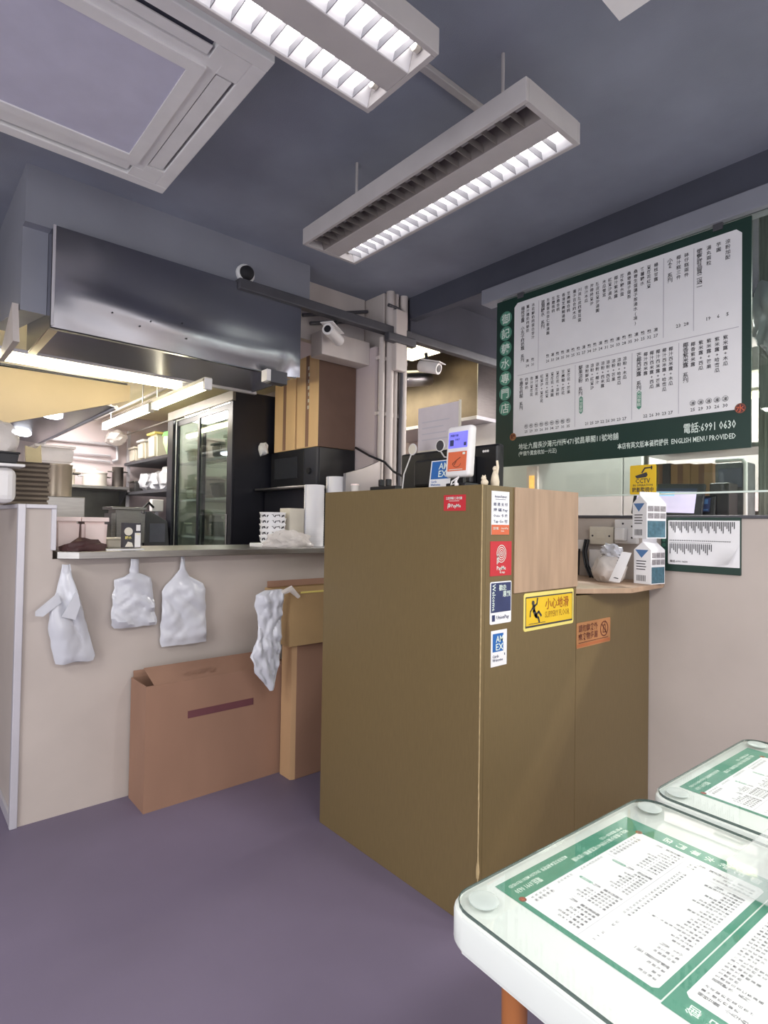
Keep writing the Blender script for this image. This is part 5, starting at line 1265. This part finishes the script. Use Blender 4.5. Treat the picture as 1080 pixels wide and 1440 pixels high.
fd = MB().tube([(3.15, 3.9, 2.62), (3.3, 3.7, 2.60), (3.5, 3.62, 2.63), (3.7, 3.7, 2.68)], 0.07, 14)
solo('flexible_duct', 'silver flexible duct curling beyond the pillar', 'duct', fd, m_steel, (3.4, 3.7, 2.6), smooth=True)
rs = thing('radiant_sign', 'small red and yellow lit sign on the white cabinet by the plywood', 'sign', (4.18, 2.9, 1.5))
part(rs, 'sign_box', MB().box(4.17, 4.199, 2.83, 2.94, 1.56, 1.86, 0.004), m_pink)
part(rs, 'sign_face', MB().box(4.165, 4.1695, 2.86, 2.91, 1.60, 1.78), mat('amber_glow', (255, 170, 90), 0.5, var=0.3, scale=25, emit=1.0))
tp = thing('wall_cabinet_small', 'small white box fixed high on the white cabinet', 'box', (4.18, 2.85, 1.9))
part(tp, 'box_body', MB().box(4.12, 4.199, 2.70, 3.0, 1.90, 2.0, 0.006), m_offwhite)
part(tp, 'box_slot', MB().box(4.116, 4.1195, 2.8, 2.9, 1.92, 1.96), m_cream)

# ------------------------------------------------------------------ dining tables
def rounded(x0, x1, y0, y1, r, z, n=6):
    pts = []
    for cx, cy, a0 in ((x1-r, y1-r, 0), (x0+r, y1-r, 90), (x0+r, y0+r, 180), (x1-r, y0+r, 270)):
        for k in range(n+1):
            a = math.radians(a0+90*k/n); pts.append((cx+r*math.cos(a), cy+r*math.sin(a), z))
    return pts
def dining_table(label, glabel, M, L, W, menus):
    """local: x away from the camera 0..L, y 0..-W"""
    t = thing('dining_table', label, 'table', M=M)
    loc_part(t, 'tabletop', MB().prism(rounded(0, L, -W, 0, 0.045, -0.062), (0, 0, 0.055), 0.006), m_white, True)
    loc_part(t, 'apron', MB().box(0.07, L-0.07, -W+0.07, -0.07, -0.075, -0.0625), m_white)
    lg = None
    for x, y in ((0.065, -0.095), (L-0.065, -0.095), (0.065, -W+0.095), (L-0.065, -W+0.095)):
        b = MB(); b.tube([(x, y, -0.0755), (x, y, -0.4), (x, y, -M.translation.z)], [0.020, 0.018, 0.014], 10)
        loc_part(t, 'leg', b, m_wood, True)
    gl = thing('glass_top', glabel, 'glass top', M=M)
    loc_part(gl, 'glass_sheet', MB().prism(rounded(0.006, L-0.006, -W+0.006, -0.006, 0.045, -0.0052), (0, 0, 0.0052)), m_tglass)
    edge = MB(); o1 = rounded(0.005, L-0.005, -W+0.005, -0.005, 0.045, 0); o2 = rounded(0.0062, L-0.0062, -W+0.0062, -0.0062, 0.045, 0); n = len(o1)
    vb = [edge.bm.verts.new((p[0], p[1], -0.0052)) for p in o1]; vt = [edge.bm.verts.new((p[0], p[1], 0.0002)) for p in o1]; vi = [edge.bm.verts.new((p[0], p[1], 0.0002)) for p in o2]
    for i in range(n):
        j = (i+1) % n; edge.bm.faces.new((vb[i], vb[j], vt[j], vt[i])); edge.bm.faces.new((vt[i], vt[j], vi[j], vi[i]))
    loc_part(gl, 'glass_edge', edge, m_tedge, label='dark green glass edge')
    for x, y in ((0.048, -0.045), (L-0.048, -0.045), (0.048, -W+0.045), (L-0.048, -W+0.045)):
        loc_part(gl, 'corner_pad', MB().lathe([(0.024, 0.0004), (0.024, 0.0022), (0.018, 0.004), (0.006, 0.0035)], (x, y, 0), 22), m_pad, True)
    for lab, S in menus:
        mn = thing('table_menu', lab, 'menu', M=M @ S, group=None)
        menu_print(mn, M @ S, 0.0006, m_tgreen)
    return t
S_M = 0.283/BH
def sheet_m(ox, oy, ang, z=-0.0064):
    return Matrix.Translation((ox, oy, z)) @ Matrix.Rotation(ang, 4, 'Z') @ Matrix.Diagonal((S_M*1.045, S_M, S_M*0.35, 1))
T1 = Matrix.Translation((0.692, 0.640, 0.75)) @ Matrix.Rotation(math.radians(-3.6), 4, 'Z')
# sheet A: right = -x, up = -y, origin at its (left, bottom) corner = far end, left side
ROTA = PI
dining_table('white dining table with rounded corners and glass top, closest to the viewer', 'glass sheet with clear corner pads on the nearest white table', T1, 0.612, 0.66,
             [('green and white menu sheet under the glass, beside the brown counter', sheet_m(0.500, -0.028, PI-0.01)),
              ('green and white menu sheet under the glass, second on the nearest table', sheet_m(0.088, -0.592, -0.01))])
T2 = Matrix.Translation((1.326, 0.598, 0.75)) @ Matrix.Rotation(math.radians(-2.4), 4, 'Z')
dining_table('white dining table with glass top beyond the nearest one, by the beige wall', 'glass sheet with clear corner pads on the farther white table', T2, 0.575, 0.66,
             [('green and white menu sheet under the glass of the farther table', sheet_m(0.500, -0.030, PI-0.01))])
hl = thing('acrylic_holder', 'clear acrylic holder with white slips and an orange flower on the nearest table', 'holder', (1.15, 0.30, 0.751))
AH = Matrix.Translation((1.150, 0.305, 0.7505)) @ Matrix.Rotation(math.radians(-3.6), 4, 'Z')
part(hl, 'holder_body', MB().box(-0.075, 0.11, -0.06, 0.045, 0, 0.045, 0.004), mat('frosted_acrylic', (226, 232, 230), 0.25, var=0.03, trans=0.72), AH)
part(hl, 'paper_slips', MB().box(0.0, 0.095, -0.05, 0.0, 0.004, 0.012), m_paper, AH)
f = Flat()
for k in range(5):
    a = 2*PI*k/5; f.disc(0.02+0.008*math.cos(a), 0.008*math.sin(a), 0.006, 10)
printed(hl, 'flower_mark', f, mat('amber_print', (220, 160, 90), 0.5, var=0), AH @ plane((0.05, 0.0, 0.045), (1, 0, 0), (0, 1, 0)), 0.0012)
